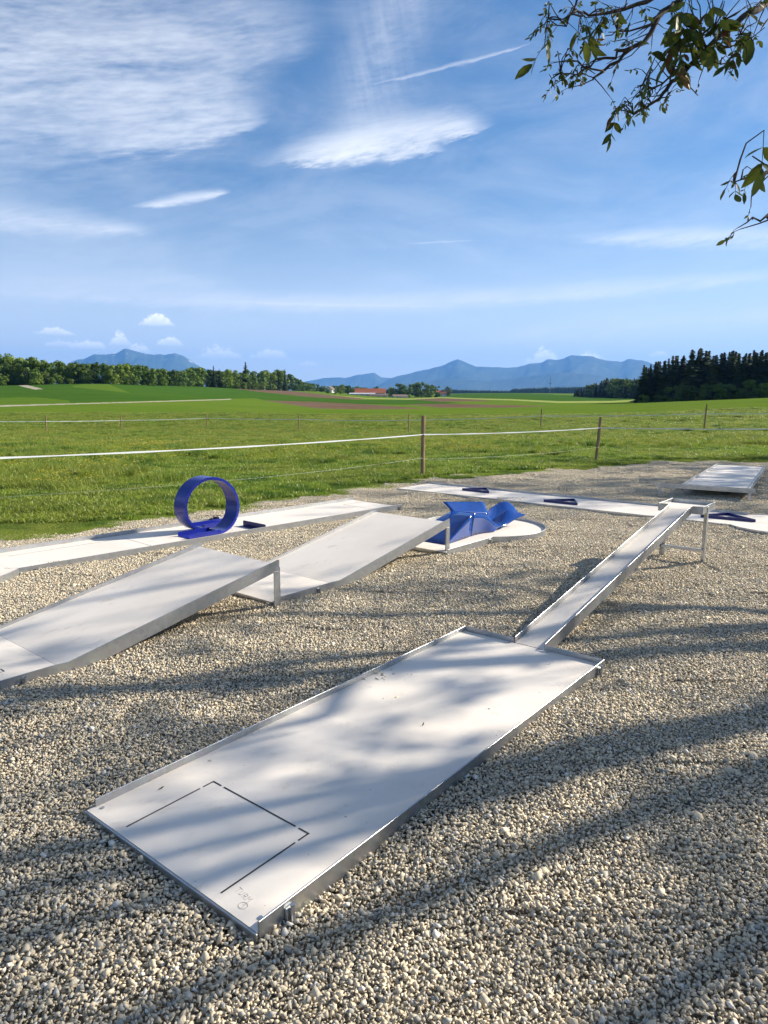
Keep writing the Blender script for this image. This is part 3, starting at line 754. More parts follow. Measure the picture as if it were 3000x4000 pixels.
# --- loop lane
E = lane(41.8 + 180, (-.09, 9.57), 'long white lane beside the lawn carrying the blue loop')
LE = 4.93
panel(E, [(-.45, 0), (.45, 0), (.45, 2.455), (-.45, 2.455)]); panel(E, [(-.45, 2.458), (.45, 2.458), (.45, LE - .002), (-.45, LE - .002)])
cyE = LE + .536
panel(E, [(-.449, LE), (.449, LE)] + circle_pts(cyE, .699, pi - aj, -pi + aj, 56), name='round_panel')
rail(E, [(.456, 0), (.456, LE)], z1=RT + .012); rail(E, [(-.456, LE), (-.456, 0)], z1=RT + .012)
rail(E, circle_pts(cyE, .707, pi - aj + .004, -pi + aj - .004, 72), z1=RT + .012, name='round_rail')
MB().box(-.456, .456, -.006, -.001, -.03, PZ - .002).done('end_rail', 'steel', E, bev=.001)
tee(E, .04, .42, .254, t=.004)
def thin_line(par, x0, y0, x1, y1, w=.005):
    L = hypot(x1 - x0, y1 - y0); nx, ny = -(y1 - y0) / L * w / 2, (x1 - x0) / L * w / 2
    MB().prism([(x0 + nx, y0 + ny), (x1 + nx, y1 + ny), (x1 - nx, y1 - ny), (x0 - nx, y0 - ny)], 2, PZ + .0004, PZ + .0010).done('marking_line', 'seam', par)
thin_line(E, -.42, 3.62, .26, 3.62); thin_line(E, .26, 3.62, .26, 4.75); thin_line(E, -.40, 3.66, -.40, 4.72); thin_line(E, -.40, 4.72, -.2, 4.95)
bracket(E, -.4565, 4.78, -1, RT); bracket(E, -.4565, .06, -1, RT)

# loop obstacle (stands on the loop lane)
LO = empty('loop_obstacle', (-.09, 9.57, PZ), -radians(41.8 + 180), label='tall dark blue steel loop standing on the white lane beside the lawn', cat='loop')
def ribbon(path, half, th, name, mat, par, smooth=True):
    """path: list of (centre, normal) ; band across local x"""
    VV, FF = [], []
    for (c, nv) in path:
        for sx_, st_ in ((-half, 0), (half, 0), (half, th), (-half, th)):
            VV.append((c[0] + sx_, c[1] + nv[1] * st_, c[2] + nv[2] * st_))
    n = len(path)
    for i in range(n - 1):
        for k in range(4): FF.append((4 * i + k, 4 * i + (k + 1) % 4, 4 * i + 4 + (k + 1) % 4, 4 * i + 4 + k))
    FF += [(3, 2, 1, 0), (4 * n - 4, 4 * n - 3, 4 * n - 2, 4 * n - 1)]
    o = link(name, mesh_np(name, VV, FF), mat, par)
    bmx = bmesh.new(); bmx.from_mesh(o.data); bmesh.ops.recalc_face_normals(bmx, faces=bmx.faces)
    for f in bmx.faces: f.smooth = False
    bmx.to_mesh(o.data); bmx.free()
    return o
# E local axes point away from the tee: local x = -w of the survey, local y = -s
lcx, lcy, Ro, Ri = 0, 2.80, .305, .272
path = []
for tq in np.linspace(0, 1, 97):
    th_ = tq * 2 * pi
    xw = .10 + (-.165 - .10) * (0.5 - 0.5 * cos(pi * tq) if 0 else tq)
    c_ = (xw, lcy + Ri * sin(-th_) * -1, Ro - Ri * cos(th_)); path.append((c_, (0, sin(th_), -cos(th_))))
lp = ribbon(path, .105, Ro - Ri - .004, 'loop_band', 'blue', LO)
for sg in (-1, 1):   # stiffening flanges of the band
    pass
def trough(x, y0, y1, name):
    b = MB(); b.box(x - .105, x + .105, y0, y1, .001, .007)
    o = b.done(name, 'blue', LO)
    for sg in (-1, 1): MB().prism([(y0, .0075), (y1, .0075), (y1, .050), (y0 + .01, .050), (y0, .045)] if y0 < y1 else [], 0, x + sg * .105 - (.006 if sg > 0 else 0), x + sg * .105 + (.006 if sg < 0 else 0)).done('side_flange', 'blue', o)
    return o
trough(-.165, 2.80, 3.19, 'exit_trough'); trough(.10 + .105, 2.36, 2.78, 'entry_trough')
def barrier(x0, x1, y, label):
    T = empty('low_barrier', (-.09, 9.57, PZ), -radians(41.8 + 180), label=label, cat='barrier')
    MB().prism([(x0, .0005), (x1, .0005), (x1, .055), (x1 - .012, .064), (x0 + .012, .064), (x0, .055)], 1, y, y + .005).done('upright_plate', 'blue_dark', T, bev=.001)
    MB().box(x0, x1, y + .0055, y + .065, .0008, .006).done('foot_plate', 'blue_dark', T)
    return T
barrier(-.45, -.04, 2.33, 'low dark blue steel barrier lying across the lane beyond the loop exit')
barrier(.325, .448, 2.40, 'short dark blue steel barrier between the loop and the lawn side rim')

# --- long lane with three triangles
Fl = lane(129.4, (.50, 11.58), 'long white lane with three blue triangle frames, passing behind the raised platform')
LF = 5.02; cyF = LF + .536
panel(Fl, [(-.45, 0), (.45, 0), (.45, 3.30), (-.45, 3.30)]); panel(Fl, [(-.45, 3.304), (.45, 3.304), (.45, LF - .002), (-.45, LF - .002)])
panel(Fl, [(-.449, LF), (.449, LF)] + circle_pts(cyF, .699, pi - aj, -pi + aj, 56), name='round_panel')
rail(Fl, [(.456, 0), (.456, LF)], z1=PZ + .004); rail(Fl, [(-.456, LF), (-.456, 0)])
rail(Fl, circle_pts(cyF, .707, pi - aj + .004, -pi + aj - .004, 72), z1=PZ + .006, name='round_rail')
MB().box(-.456, .456, -.006, -.001, -.03, PZ - .002).done('end_rail', 'steel', Fl, bev=.001)
tee(Fl, .04, .42, .254, t=.004)
def triangle(pts, label, hgt=.034):
    """open frame of three upright blue bars; local lane metres"""
    T = empty('triangle_frame', (.50, 11.58, PZ + .001), -radians(129.4), label=label, cat='triangle frame')
    c = np.mean(pts, 0)
    for i in range(3):
        p, q = np.array(pts[i]), np.array(pts[(i + 1) % 3]); d = (q - p) / np.linalg.norm(q - p)
        MB().wall([p + d * .004, q - d * .010], 0, hgt, .012).done('bar', 'blue_dark', T, bev=.001)
    return T
triangle([(-.05, .93), (-.03, 1.45), (-.40, 1.18)], 'blue triangle frame nearest the tee of the long lane')
triangle([(.23, 2.50), (.23, 3.02), (-.16, 2.80)], 'blue triangle frame in the middle of the long lane, between two others')
triangle([(.14, 4.60), (.08, 5.22), (-.28, 4.82)], 'blue triangle frame beside the round end, behind the platform leg')

# --- raised lane with crossbar at the far right
G = lane(31.0, (4.90, 10.51), 'white lane sloping up to a wide steel crossbar on short legs')
G.location.z = .030
gx0, gx1 = -.33, .60
slope_panel(G, gx0, gx1, .30, .115, 2.72, .075); slope_panel(G, gx0, gx1, 2.724, .075, 5.4, .045)
for x, sg in ((gx0, -1), (gx1, 1)):
    xx = x + sg * .001
    MB().prism([(.02, .06), (5.4, -.02), (5.4, .085), (.02, .158)], 0, min(xx, xx + sg * .006), max(xx, xx + sg * .006)).done('side_rail', 'steel', G, bev=.001)
MB().box(-.70, .70, 0, .006, .095, .165).done('crossbar', 'steel', G, bev=.001)
MB().prism([(.007, .098), (.298, .100), (.298, .112), (.007, .110)], 0, -.30, .58).done('catch_panel', 'panel', G)
MB().box(-.70, .70, .0065, .05, .092, .096).done('crossbar_lip', 'steel', G)
for x in (-.66, .60):
    MB().box(x, x + .05, .007, .013, -.05, .16).done('leg', 'steel', G, bev=.001)
for yy in (1.0, 2.0, 3.4): MB().box(gx0 + .01, gx1 - .01, yy, yy + .04, .0, .055).done('underside_beam', 'steel', G)
MB().box(gx0, gx1, 5.401, 5.407, -.02, .05).done('end_rail', 'steel', G)
tee(G, 5.36, 4.98, .2, z=.052, s=-1) if False else None

# --- blue moulded obstacle on the round end lane (local axes of lane D)
OB = empty('moulded_obstacle', (.2533, 6.6868, PZ + .012), -radians(39.6), label='glossy blue moulded obstacle with flared wings on the round end lane', cat='obstacle')
rows = [
 [(.25, .76, .255), (.13, .80, .246), (0, .85, .236), (-.12, .90, .224)],
 [(.25, .93, .236), (.13, .98, .190), (.02, 1.04, .175), (-.08, 1.08, .195)],
 [(.25, 1.07, .200), (.14, 1.11, .120), (.04, 1.20, .115), (-.03, 1.26, .160)],
 [(.255, 1.15, .110), (.15, 1.22, .055), (.06, 1.32, .075), (.02, 1.42, .140)],
 [(.26, 1.25, .045), (.16, 1.32, .030), (.08, 1.42, .065), (-.03, 1.55, .190)],
 [(.26, 1.42, .038), (.17, 1.46, .080), (.08, 1.54, .090), (-.05, 1.72, .205)],
 [(.265, 1.54, .065), (.17, 1.59, .205), (.09, 1.66, .110), (0, 1.80, .252)],
 [(.28, 1.66, .100), (.21, 1.68, .185), (.12, 1.76, .140), (.05, 1.88, .235)],
 [(.31, 1.81, .115), (.265, 1.77, .130), (.17, 1.84, .135), (.11, 1.92, .150)]]
nrw, ncl = len(rows), 4
VV = [p for r in rows for p in r]; FF = [(i*4+j, i*4+j+1, i*4+5+j, i*4+4+j) for i in range(nrw-1) for j in range(3)]
me = mesh_np('moulded_shell', VV, FF); sh = link('moulded_shell', me, 'blue_gloss', OB, True)
bmx = bmesh.new(); bmx.from_mesh(me); bmesh.ops.recalc_face_normals(bmx, faces=bmx.faces); cr = bmx.edges.layers.float.new('crease_edge')
bmx.verts.ensure_lookup_table()
for e_ in bmx.edges:
    a_, b_ = sorted(v.index for v in e_.verts); i_ = a_ // 4
    if len(e_.link_faces) == 1: e_[cr] = .7
    if a_ % 4 == 1 and b_ - a_ == 4 and i_ >= 5: e_[cr] = .6
bmx.to_mesh(me); bmx.free(); me.polygons.foreach_set('use_smooth', [True] * len(me.polygons))
ms = sh.modifiers.new('subsurf', 'SUBSURF'); ms.levels = 3; ms.render_levels = 3
mo = sh.modifiers.new('solid', 'SOLIDIFY'); mo.thickness = .008; mo.offset = 0
def skirt(name, top, bot, n=3):
    VV = list(top) + list(bot); k = len(top); FF = [(i, i+1, k+i+1, k+i) for i in range(k-1)]
    o = link(name, mesh_np(name, VV, FF), 'blue_gloss', OB, True)
    m1 = o.modifiers.new('subsurf', 'SUBSURF'); m1.levels = 2; m1.render_levels = 2; m1.boundary_smooth = 'PRESERVE_CORNERS'
    m2 = o.modifiers.new('solid', 'SOLIDIFY'); m2.thickness = .006; m2.offset = 0
    return o
def sheet(name, g):
    nr_, nc_ = len(g), len(g[0]); o = link(name, mesh_np(name, [p for r in g for p in r], [(i*nc_+j, i*nc_+j+1, (i+1)*nc_+j+1, (i+1)*nc_+j) for i in range(nr_-1) for j in range(nc_-1)]), 'blue_gloss', OB, True)
    m1 = o.modifiers.new('subsurf', 'SUBSURF'); m1.levels = 2; m1.render_levels = 2; m1.boundary_smooth = 'PRESERVE_CORNERS'
    m2 = o.modifiers.new('solid', 'SOLIDIFY'); m2.thickness = .007; m2.offset = 0
    return o
sheet('ramp', [[(.25, .27, .005), (.08, .27, .005), (-.08, .27, .005), (-.25, .27, .005)], [(.25, .52, .132), (.08, .54, .130), (-.06, .56, .126), (-.19, .58, .120)], [(.25, .76, .257), (.13, .80, .248), (0, .85, .238), (-.12, .90, .226)]])
sheet('flared_wing', [[(-.12, .90, .224), (-.06, 1.10, .196), (-.01, 1.28, .165), (.03, 1.44, .142)], [(-.15, .90, .262), (-.10, 1.11, .226), (-.06, 1.30, .210), (-.02, 1.47, .190)], [(-.21, .87, .325), (-.17, 1.10, .298), (-.14, 1.34, .278), (-.10, 1.53, .262)]])
skirt('side_facet', [(.25, .285, .010), (.25, .50, .135), (.249, .755, .258)], [(.245, .285, .002), (.225, .52, .002), (.20, .79, .002)])
skirt('side_wall', [(.249, .758, .257), (.249, .90, .242), (.25, 1.05, .206), (.253, 1.19, .09), (.258, 1.30, .048)], [(.20, .79, .002), (.19, .93, .002), (.21, 1.06, .002), (.24, 1.12, .002), (.255, 1.18, .002)])
skirt('rear_wall', [(-.25, .285, .004), (-.19, .58, .118), (-.12, .90, .222), (-.06, 1.10, .19), (.0, 1.30, .16)], [(-.25, .285, .002), (-.20, .58, .002), (-.14, .9, .002), (-.08, 1.1, .002), (-.02, 1.3, .002)])

# ------------------------------------------------------------------ fences
def zline(a, b, t): return a + (b - a) * t
def fence(posts, label, hts, tape_h, r=.035, lower=None, tilt=None, tw=.02):
    """posts: list of plan points; tape runs past all of them"""
    x0, y0 = posts[0][:2]; fo = empty('electric_fence', (x0, y0, gz(x0, y0)), 0, label=label, cat='fence')
    base = Vector((x0, y0, gz(x0, y0))); tops = []
    for i, (x, y) in enumerate(posts):
        z = gz(x, y); tl = (tilt or {}).get(i, (0, 0)); h = hts[i]
        p = Vector((x, y, z)) - base
        b = MB(); b.tube(p + Vector((0, 0, -.3)), p + Vector((tl[0] * h, tl[1] * h, h)), r, 10)
        po = b.done('post', 'post', fo, bev=0)
        th_ = tape_h[i] if hasattr(tape_h, '__len__') else tape_h
        tp = p + Vector((tl[0] * th_, tl[1] * th_ - r - .012, th_)); tops.append(tp)
        MB().tube(tp + Vector((0, r + .01, -.01)), tp + Vector((0, -.01, -.01)), .016, 8).done('insulator', 'black', po)
    for i in range(len(tops) - 1):
        a, c = tops[i], tops[i + 1]; n = 14; L = (c - a).length; VV, FF = [], []
        d = (c - a).normalized(); side = Vector((d.y, -d.x, 0)) * .002
        for k in range(n + 1):
            t = k / n; p = a.lerp(c, t); p.z -= .010 * L * 4 * t * (1 - t) * (.5 if L < 12 else .35)
            tw_ = tw * (.75 + .25 * sin(k * 2.1 + i)); up = Vector((0, 0, tw_)); 
            VV += [p - up - side, p + up - side, p + up + side, p - up + side]
        for k in range(n):
            for j in range(4): FF.append((4*k+j, 4*k+(j+1) % 4, 4*k+4+(j+1) % 4, 4*k+4+j))
        link('tape', mesh_np('tape', VV, FF), 'tape', fo)
        if lower:
            VV, FF = [], []
            for k in range(n + 1):
                t = k / n; p = a.lerp(c, t); p.z += lower - (tape_h[i] if hasattr(tape_h, '__len__') else tape_h) - .02 * L * 4 * t * (1 - t) * .5
                for s_ in ((-.0005, -.0005), (.0005, -.0005), (0, .0007)): VV.append(p + Vector((0, s_[0], s_[1])))
            for k in range(n):
                for j in range(3): FF.append((3*k+j, 3*k+(j+1) % 3, 3*k+3+(j+1) % 3, 3*k+3+j))
            link('wire', mesh_np('wire', VV, FF), 'steel', fo)
    return fo
fence([(-4.75, 7.55), (.73, 13.11), (5.09, 16.66), (14.0, 17.3)], 'nearer electric fence with white tape on round wooden posts along the gravel', [1.15, 1.17, 1.07, 1.1], [.80, .82, .82, .85], r=.038, lower=.36, tilt={2: (.075, .02)}, tw=.012)
fp = []
for px, d in ((-160, 44), (173, 44), (468, 45), (804, 46), (1165, 44), (1597, 39), (2116, 41), (2758, 35), (3300, 36)):
    x, y, z = at(px, d); fp.append((x, y))
fence(fp, 'farther electric fence with white tape on thin posts crossing the meadow', [.95, .95, .90, .94, 1.05, 1.15, 1.18, 1.22, 1.1], [.62, .62, .62, .66, .72, .78, .78, .80, .8], r=.035, tilt={7: (.05, 0), 6: (.02, 0)}, tw=.02)

# ------------------------------------------------------------------ trees far off
def broad_tree(seed, leaves=1500, spread=.42, clumps=26, pale=False):
    """unit tree, height 1, crown base about .12; returns crown mesh, trunk mesh"""
    r = np.random.default_rng(seed)
    cs = []
    for i in range(clumps):
        z = r.uniform(.08, .90); w = spread * (math.sin(pi * min(1, (z - .02) / 1.02)) ** .55); a = r.uniform(0, 6.28); q = sqrt(r.random()) * w * .85
        cs.append((q * cos(a), q * sin(a), z, r.uniform(.09, .19) * (1.1 - .3 * z)))
    n = leaves; k = r.integers(0, clumps, n); c = np.array(cs)[k]
    d = r.normal(size=(n, 3)); d /= np.linalg.norm(d, axis=1)[:, None]; p = c[:, :3] + d * c[:, 3:4] * r.uniform(.55, 1.08, (n, 1)) * np.array([1, 1, .85])
    p[:, 2] = np.clip(p[:, 2], .03, 1.02)
    s = r.uniform(.018, .040, n)
    nv = d + r.normal(0, .28, (n, 3)); nv /= np.linalg.norm(nv, axis=1)[:, None]
    t1 = np.cross(nv, r.normal(size=(n, 3))); t1 /= np.linalg.norm(t1, axis=1)[:, None]; t2 = np.cross(nv, t1)
    v = np.stack([p + t1 * s[:, None], p + t2 * s[:, None] * .8, p - t1 * s[:, None], p - t2 * s[:, None] * .8], 1).reshape(-1, 3)
    f = np.arange(n * 4).reshape(-1, 4)
    rnd = np.repeat(np.stack([r.random(n), r.random(n), r.random(n), np.ones(n)], 1), 4, 0)
    mt = 'broad_pale' if pale else ('broad_light' if seed % 3 == 0 else 'broad')
    crown = mesh_np('crown', v, f, rnd, [mt])
    b = MB()
    b.tube((0, 0, -.05), (0, 0, .45), .018, 6)
    for i in range(5):
        c = cs[i]; b.tube((0, 0, r.uniform(.18, .4)), (c[0], c[1], c[2]), .007, 4)
    me = bpy.data.meshes.new('trunk'); b.bm.to_mesh(me); b.bm.free(); me.materials.append(MAT['bark'])
    return crown, me
def spruce_tree(seed, spread=.17, whorls=30, bare=.02):
    r = np.random.default_rng(seed); V_, F_, R_n = [], [], []
    for i in range(whorls):
        t = (i + r.uniform(-.3, .3)) / whorls; z = bare + (1 - bare) * t; L = spread * (1 - t) ** .8 * r.uniform(.75, 1.2) + .012
        m_ = max(5, int(11 * (1 - t) + 4)); a0 = r.uniform(0, 6.28)
        for j in range(m_):
            a = a0 + 2 * pi * j / m_ + r.normal(0, .2); l = L * r.uniform(.6, 1.15); dr = l * r.uniform(.25, .6); w = l * r.uniform(.22, .36) + .006
            ca, sa = cos(a), sin(a); o0 = len(V_)
            for (q, ww, dz_) in ((0.0, .3, .02), (.55, 1.0, -dr * .35), (1.0, .25, -dr * .75)):
                V_ += [(ca * l * q - sa * w * ww, sa * l * q + ca * w * ww, z + dz_ - .012 * r.random()), (ca * l * q + sa * w * ww, sa * l * q - ca * w * ww, z + dz_ - .012 * r.random())]
            V_ += [(ca * l * .6, sa * l * .6, z - dr * .5 - w * .8)]
            F_ += [(o0, o0+1, o0+3, o0+2), (o0+2, o0+3, o0+5, o0+4), (o0+2, o0+3, o0+6)]
            c = [r.random(), r.random(), r.random(), 1]; R_n += [c] * 7
    crown = mesh_np('crown', V_, F_, R_n, ['spruce'])
    b = MB(); b.tube((0, 0, -.05), (0, 0, .97), .010, 6); me = bpy.data.meshes.new('trunk'); b.bm.to_mesh(me); b.bm.free(); me.materials.append(MAT['bark'])
    return crown, me
BT = [broad_tree(s, 2300, .40 + .06 * (s % 3), 20 + 2 * s, s == 5) for s in range(8)]
ST = [spruce_tree(100 + s, .15 + .02 * (s % 3)) for s in range(5)]
def plant(kind, pos, h, wsc, label, cat='tree', group=None, name=None):
    src = (BT if kind[0] == 'b' else ST); cm, tm = src[int(kind[1:]) % len(src)]
    o = empty(name or ('broadleaf_tree' if kind[0] == 'b' else 'spruce_tree'), pos, random.uniform(0, 6.28), label=label, cat=cat, group=group)
    o.scale = (h * wsc, h * wsc, h)
    link('crown', cm, None, o); link('trunk', tm, None, o)
    return o
def prof_top(xs, ys): return lambda x: float(np.interp(x, xs, ys))
topL = prof_top([-100, 0, 48, 90, 157, 200, 259, 310, 350, 422, 482, 561, 620, 681, 740, 784, 880, 930, 989, 1012, 1078, 1115, 1150, 1193, 1253, 1300, 1344, 1422], [1385, 1385, 1370, 1390, 1396, 1412, 1393, 1412, 1412, 1409, 1413, 1424, 1440, 1440, 1440, 1432, 1445, 1446, 1436, 1434, 1443, 1446, 1474, 1489, 1502, 1508, 1500, 1514])
dL = prof_top([-200, 500, 900, 1000, 1100, 1200, 1400], [338, 348, 500, 560, 640, 760, 880])
def wood_label(v, h):
    tone = 'pale loose-leaved' if v == 5 else ('fresh light green' if v % 3 == 0 else 'dark green')
    size = 'tall' if h > 12.5 else ('middling' if h > 9 else 'low')
    return '%s %s broadleaf tree in the wood edge beyond the hillside crop' % (size, tone), 'tree', '%s %s trees of the left wood edge' % (size, tone)
px = -130.0; i = 0
while px < 1420:
    d = dL(px) * random.uniform(1.0, 1.05); x, y, z = at(px, d)
    r_ = rayd(px, topL(px) + random.uniform(-4, 9)); top = EYE + d * r_[2] / hypot(r_[0], r_[1]); h = max(5, top - z + .3)
    kd = 'b%d' % (i * 3 + i // 5)
    pale = int(kd[1:]) % 8 == 5
    plant(kd, (x, y, z - .3), h, random.uniform(.85, 1.15) * (1.15 if px > 700 else 1.0),
          *wood_label(int(kd[1:]) % 8, h))
    if px < 1200:
        d2 = d * 1.07; x, y, z = at(px + random.uniform(10, 25), d2)
        plant('b%d' % random.randint(0, 7) if not pale else 'b1', (x, y, z - .3), h * random.uniform(.85, 1.0), 1.1, 'broadleaf tree in the second row of the wood beyond the hillside crop', group='second row of the left wood')
        if random.random() < .75:
            d3 = d * .985; x, y, z = at(px + random.uniform(8, 25), d3)
            plant('b%d' % random.choice([0, 1, 3, 6]), (x, y, z - .2), h * random.uniform(.22, .5), 1.3, 'low bushy shrub at the foot of the wood beyond the hillside crop', 'shrub', 'shrubs at the left wood edge', name='shrub')
    px += random.uniform(.30, .52) * h * 2700 / d * (1.0 if px < 900 else 1.15); i += 1
for px, ty, d in ((838, 1427, 470), (962, 1410, 540), (1115, 1441, 640), (1085, 1440, 650), (860, 1440, 480)):
    x, y, z = at(px, d); r_ = rayd(px, ty); h = EYE + d * r_[2] / hypot(r_[0], r_[1]) - z
    plant('s%d' % (px % 5), (x, y, z), h, 1.2, 'pointed dark spruce standing out of the broadleaf wood', group='spruces in the left wood')
# trees about the farm
for px, ty, d, kd, w_ in ((1330, 1512, 690, 'b2', 1.3), (1365, 1505, 720, 'b4', 1.1), (1530, 1512, 705, 'b6', 1.2), (1562, 1497, 710, 'b7', 1.2), (1592, 1505, 690, 'b0', 1.1), (1620, 1491, 715, 'b1', 1.1), (1645, 1490, 715, 'b4', 1.2), (1675, 1500, 700, 'b7', 1.2), (1703, 1506, 712, 'b2', 1.1), (1750, 1508, 900, 'b5', .9), (1470, 1508, 840, 'b4', 1.2), (1425, 1512, 860, 'b2', 1.3), (1310, 1524, 640, 'b3', 1.4), (1280, 1528, 630, 'b7', 1.5)):
    x, y, z = at(px, d); r_ = rayd(px, ty); h = EYE + d * r_[2] / hypot(r_[0], r_[1]) - z
    plant(kd, (x, y, z), max(4, h), w_, 'rounded broadleaf tree beside the red-roofed farm', group='trees around the farm')
x, y, z = at(1536, 690); plant('s1', (x, y, z), 9, 1.6, 'dark squat conifer in front of the farm trees')
# spruce forest on the right
topR = prof_top([2480, 2512, 2530, 2549, 2600, 2633, 2660, 2687, 2741, 2780, 2810, 2856, 2885, 2916, 2940, 2965, 3000, 3100], [1440, 1412, 1425, 1402, 1395, 1372, 1380, 1362, 1357, 1380, 1372, 1356, 1385, 1356, 1378, 1356, 1366, 1360])
for row in range(4):
    px = 2508 + row * 9
    while px < 3130:
        d = 262 + row * 9 + random.uniform(-2, 2); x, y, z = at(px, d)
        r_ = rayd(px, topR(px) + (0 if row == 0 else random.uniform(0, 14))); h = EYE + d * r_[2] / hypot(r_[0], r_[1]) - z + .5
        plant('s%d' % random.randint(0, 4), (x, y, z - .5), h * random.uniform(.95, 1.02), random.uniform(1.5, 2.1), ('tall dark spruce at the front of the wood at the meadow edge', 'tall dark spruce inside the wood at the meadow edge')[row > 0], group=('front spruces of the right wood', 'inner spruces of the right wood')[row > 0])
        px += random.uniform(24, 40)
for k in range(11):
    px = 2520 + k * 52 + random.uniform(-10, 10); d = 255 + random.uniform(-4, 2); x, y, z = at(px, d)
    plant('b%d' % random.choice([1, 2, 4, 7]), (x, y, z - .5), random.uniform(3, 7), 1.3, 'green shrub at the foot of the spruce wood', 'shrub', 'shrubs at the right wood edge', name='shrub')
topM = prof_top([2250, 2290, 2340, 2365, 2420, 2470, 2520], [1512, 1503, 1486, 1474, 1476, 1478, 1474])
for row in range(3):
    px = 2245 + row * 6
    while px < 2540:
        d = 760 - (px - 2245) * .8 + row * 18; x, y, z = at(px, d)
        r_ = rayd(px, topM(px) + random.uniform(-3, 7)); h = max(6, EYE + d * r_[2] / hypot(r_[0], r_[1]) - z)
        cf_ = random.random() < .75
        plant(('s%d' % random.randint(0, 4)) if cf_ else 'b%d' % random.randint(0, 7), (x, y, z), h, random.uniform(1.3, 1.7), ('rounded broadleaf tree' if not cf_ else 'pointed conifer') + ' in the wood spur behind the right crop field', group='%s trees of the wood spur' % ('conifer' if cf_ else 'broadleaf'))
        px += random.uniform(13, 20)
# far woods that read as one mass
def far_wood(name, label, x0, x1, d, tops, rows=3):
    r = np.random.default_rng(int(d)); VV, FF, RR = [], [], []
    for row in range(rows):
        px = x0
        while px < x1:
            dd = d * (1 + .012 * row); x, y, z = at(px, dd); r_ = rayd(px, tops(px) + r.uniform(-2.2, 3.0)); top = EYE + dd * r_[2] / hypot(r_[0], r_[1])
            w = r.uniform(2.5, 4.2) * d / 2700; o0 = len(VV); h = top - z; k = 6; c = [r.random(), r.random(), r.random(), 1]
            for (q, ww) in ((-.05, .7), (.35, 1), (.7, .62)):
                for a in range(k): VV.append((x + cos(a * 2*pi/k + row) * w * ww * r.uniform(.8, 1.2), y + sin(a * 2*pi/k + row) * w * ww, z + h * (q + r.uniform(-.05, .05)))); RR.append(c)
            VV.append((x, y, top)); RR.append(c)
            for l_ in range(2):
                for a in range(k): FF.append((o0 + l_*k + a, o0 + l_*k + (a+1) % k, o0 + (l_+1)*k + (a+1) % k, o0 + (l_+1)*k + a))
            for a in range(k): FF.append((o0 + 2*k + a, o0 + 2*k + (a+1) % k, o0 + 3*k))
            px += r.uniform(3.2, 5.5)
    o = link(name, mesh_np(name, VV, FF, RR, ['spruce'])); return tag(o, label, 'wood', kind='stuff')
far_wood('distant_wood', 'thin dark line of distant conifer wood below the mountains', 1690, 2330, 2300, prof_top([1690, 1760, 1850, 1990, 2000, 2100, 2200, 2280, 2330], [1523, 1520, 1524, 1526, 1518, 1513, 1510, 1510, 1512]))
far_wood('distant_wood', 'low distant wood between the farm and the left wood', 1180, 1700, 1700, prof_top([1180, 1300, 1500, 1700], [1512, 1516, 1520, 1520]))

# ------------------------------------------------------------------ farm
def farm_house(px, d, length, depth, wall_h, roof_h, yaw, wmat, rmat, label, name='farm_building', windows=0, gable_front=False, cat='building'):
    x, y, z = at(px, d); o = empty(name, (x, y, z - .3), yaw, label=label, cat=cat)
    l, w = length / 2, depth / 2
    MB().prism([(-w, 0), (w, 0), (w, wall_h), (0, wall_h + roof_h - .15), (-w, wall_h)], 0, -l, l).done('wall', wmat, o)
    e_ = .5
    for sg in (-1, 1):
        s_ = roof_h / w
        MB().prism([(sg * (w + e_), wall_h - e_ * s_ + .05), (sg * (w + e_), wall_h - e_ * s_ + .30), (0, wall_h + roof_h + .28), (0, wall_h + roof_h + .03)], 0, -l - .6, l + .6).done('roof', rmat, o)
    for k in range(windows):
        xx = -l + (k + .5) * length / windows
        wn = MB().box(xx - .7, xx + .7, -w - .06, -w + .1, wall_h * .35, wall_h * .75).done('window', 'plaster', o)
        MB().box(xx - .55, xx + .55, -w - .09, -w - .061, wall_h * .38, wall_h * .72).done('pane', 'glass', wn)
    for sg in (-1, 1): MB().box(sg * l - .06, sg * l + .06, -1.2, 1.2, .1, min(3, wall_h * .8)).done('door', 'roof_brown', o)
    return o
farm_house(1447, 700, 30, 13, 3.2, 4.2, radians(-2), 'plaster', 'roof_red', 'long farm barn with an orange red tiled roof', windows=8)
farm_house(1415, 680, 24, 7, 1.6, 1.0, radians(-3), 'plaster', 'roof_grey', 'low shed with a pale grey sheet roof in front of the barn', windows=5)
farm_house(1478, 672, 17, 7, 1.2, 1.5, radians(3), 'plaster', 'roof_brown', 'low shed with dark brown roof beside the grey roofed shed', windows=3)
farm_house(1560, 668, 15, 8, 1.3, 1.7, radians(25), 'plaster', 'roof_brown', 'brown roofed farm shed with white gable below the trees', windows=2)
farm_house(1290, 760, 9, 8, 3.5, 3.2, radians(70), 'plaster', 'roof_brown', 'small pale house half hidden by trees left of the barn', windows=2)
farm_house(1722, 900, 12, 9, 3.6, 3.4, radians(10), 'plaster', 'roof_red', 'small red roofed house beyond the farm trees', windows=3)
x, y, z = at(2147, 2280); tm = empty('radio_mast', (x, y, z), 0, label='thin radio mast rising from the distant wood', cat='mast')
MB().tube((0, 0, 0), (0, 0, 45), .8, 6).done('shaft', 'roof_brown', tm); MB().tube((0, 0, 30), (0, 0, 33), 3.0, 8).done('platform', 'roof_brown', tm); MB().tube((0, 0, 45.1), (0, 0, 52), .4, 5).done('antenna', 'roof_brown', tm)

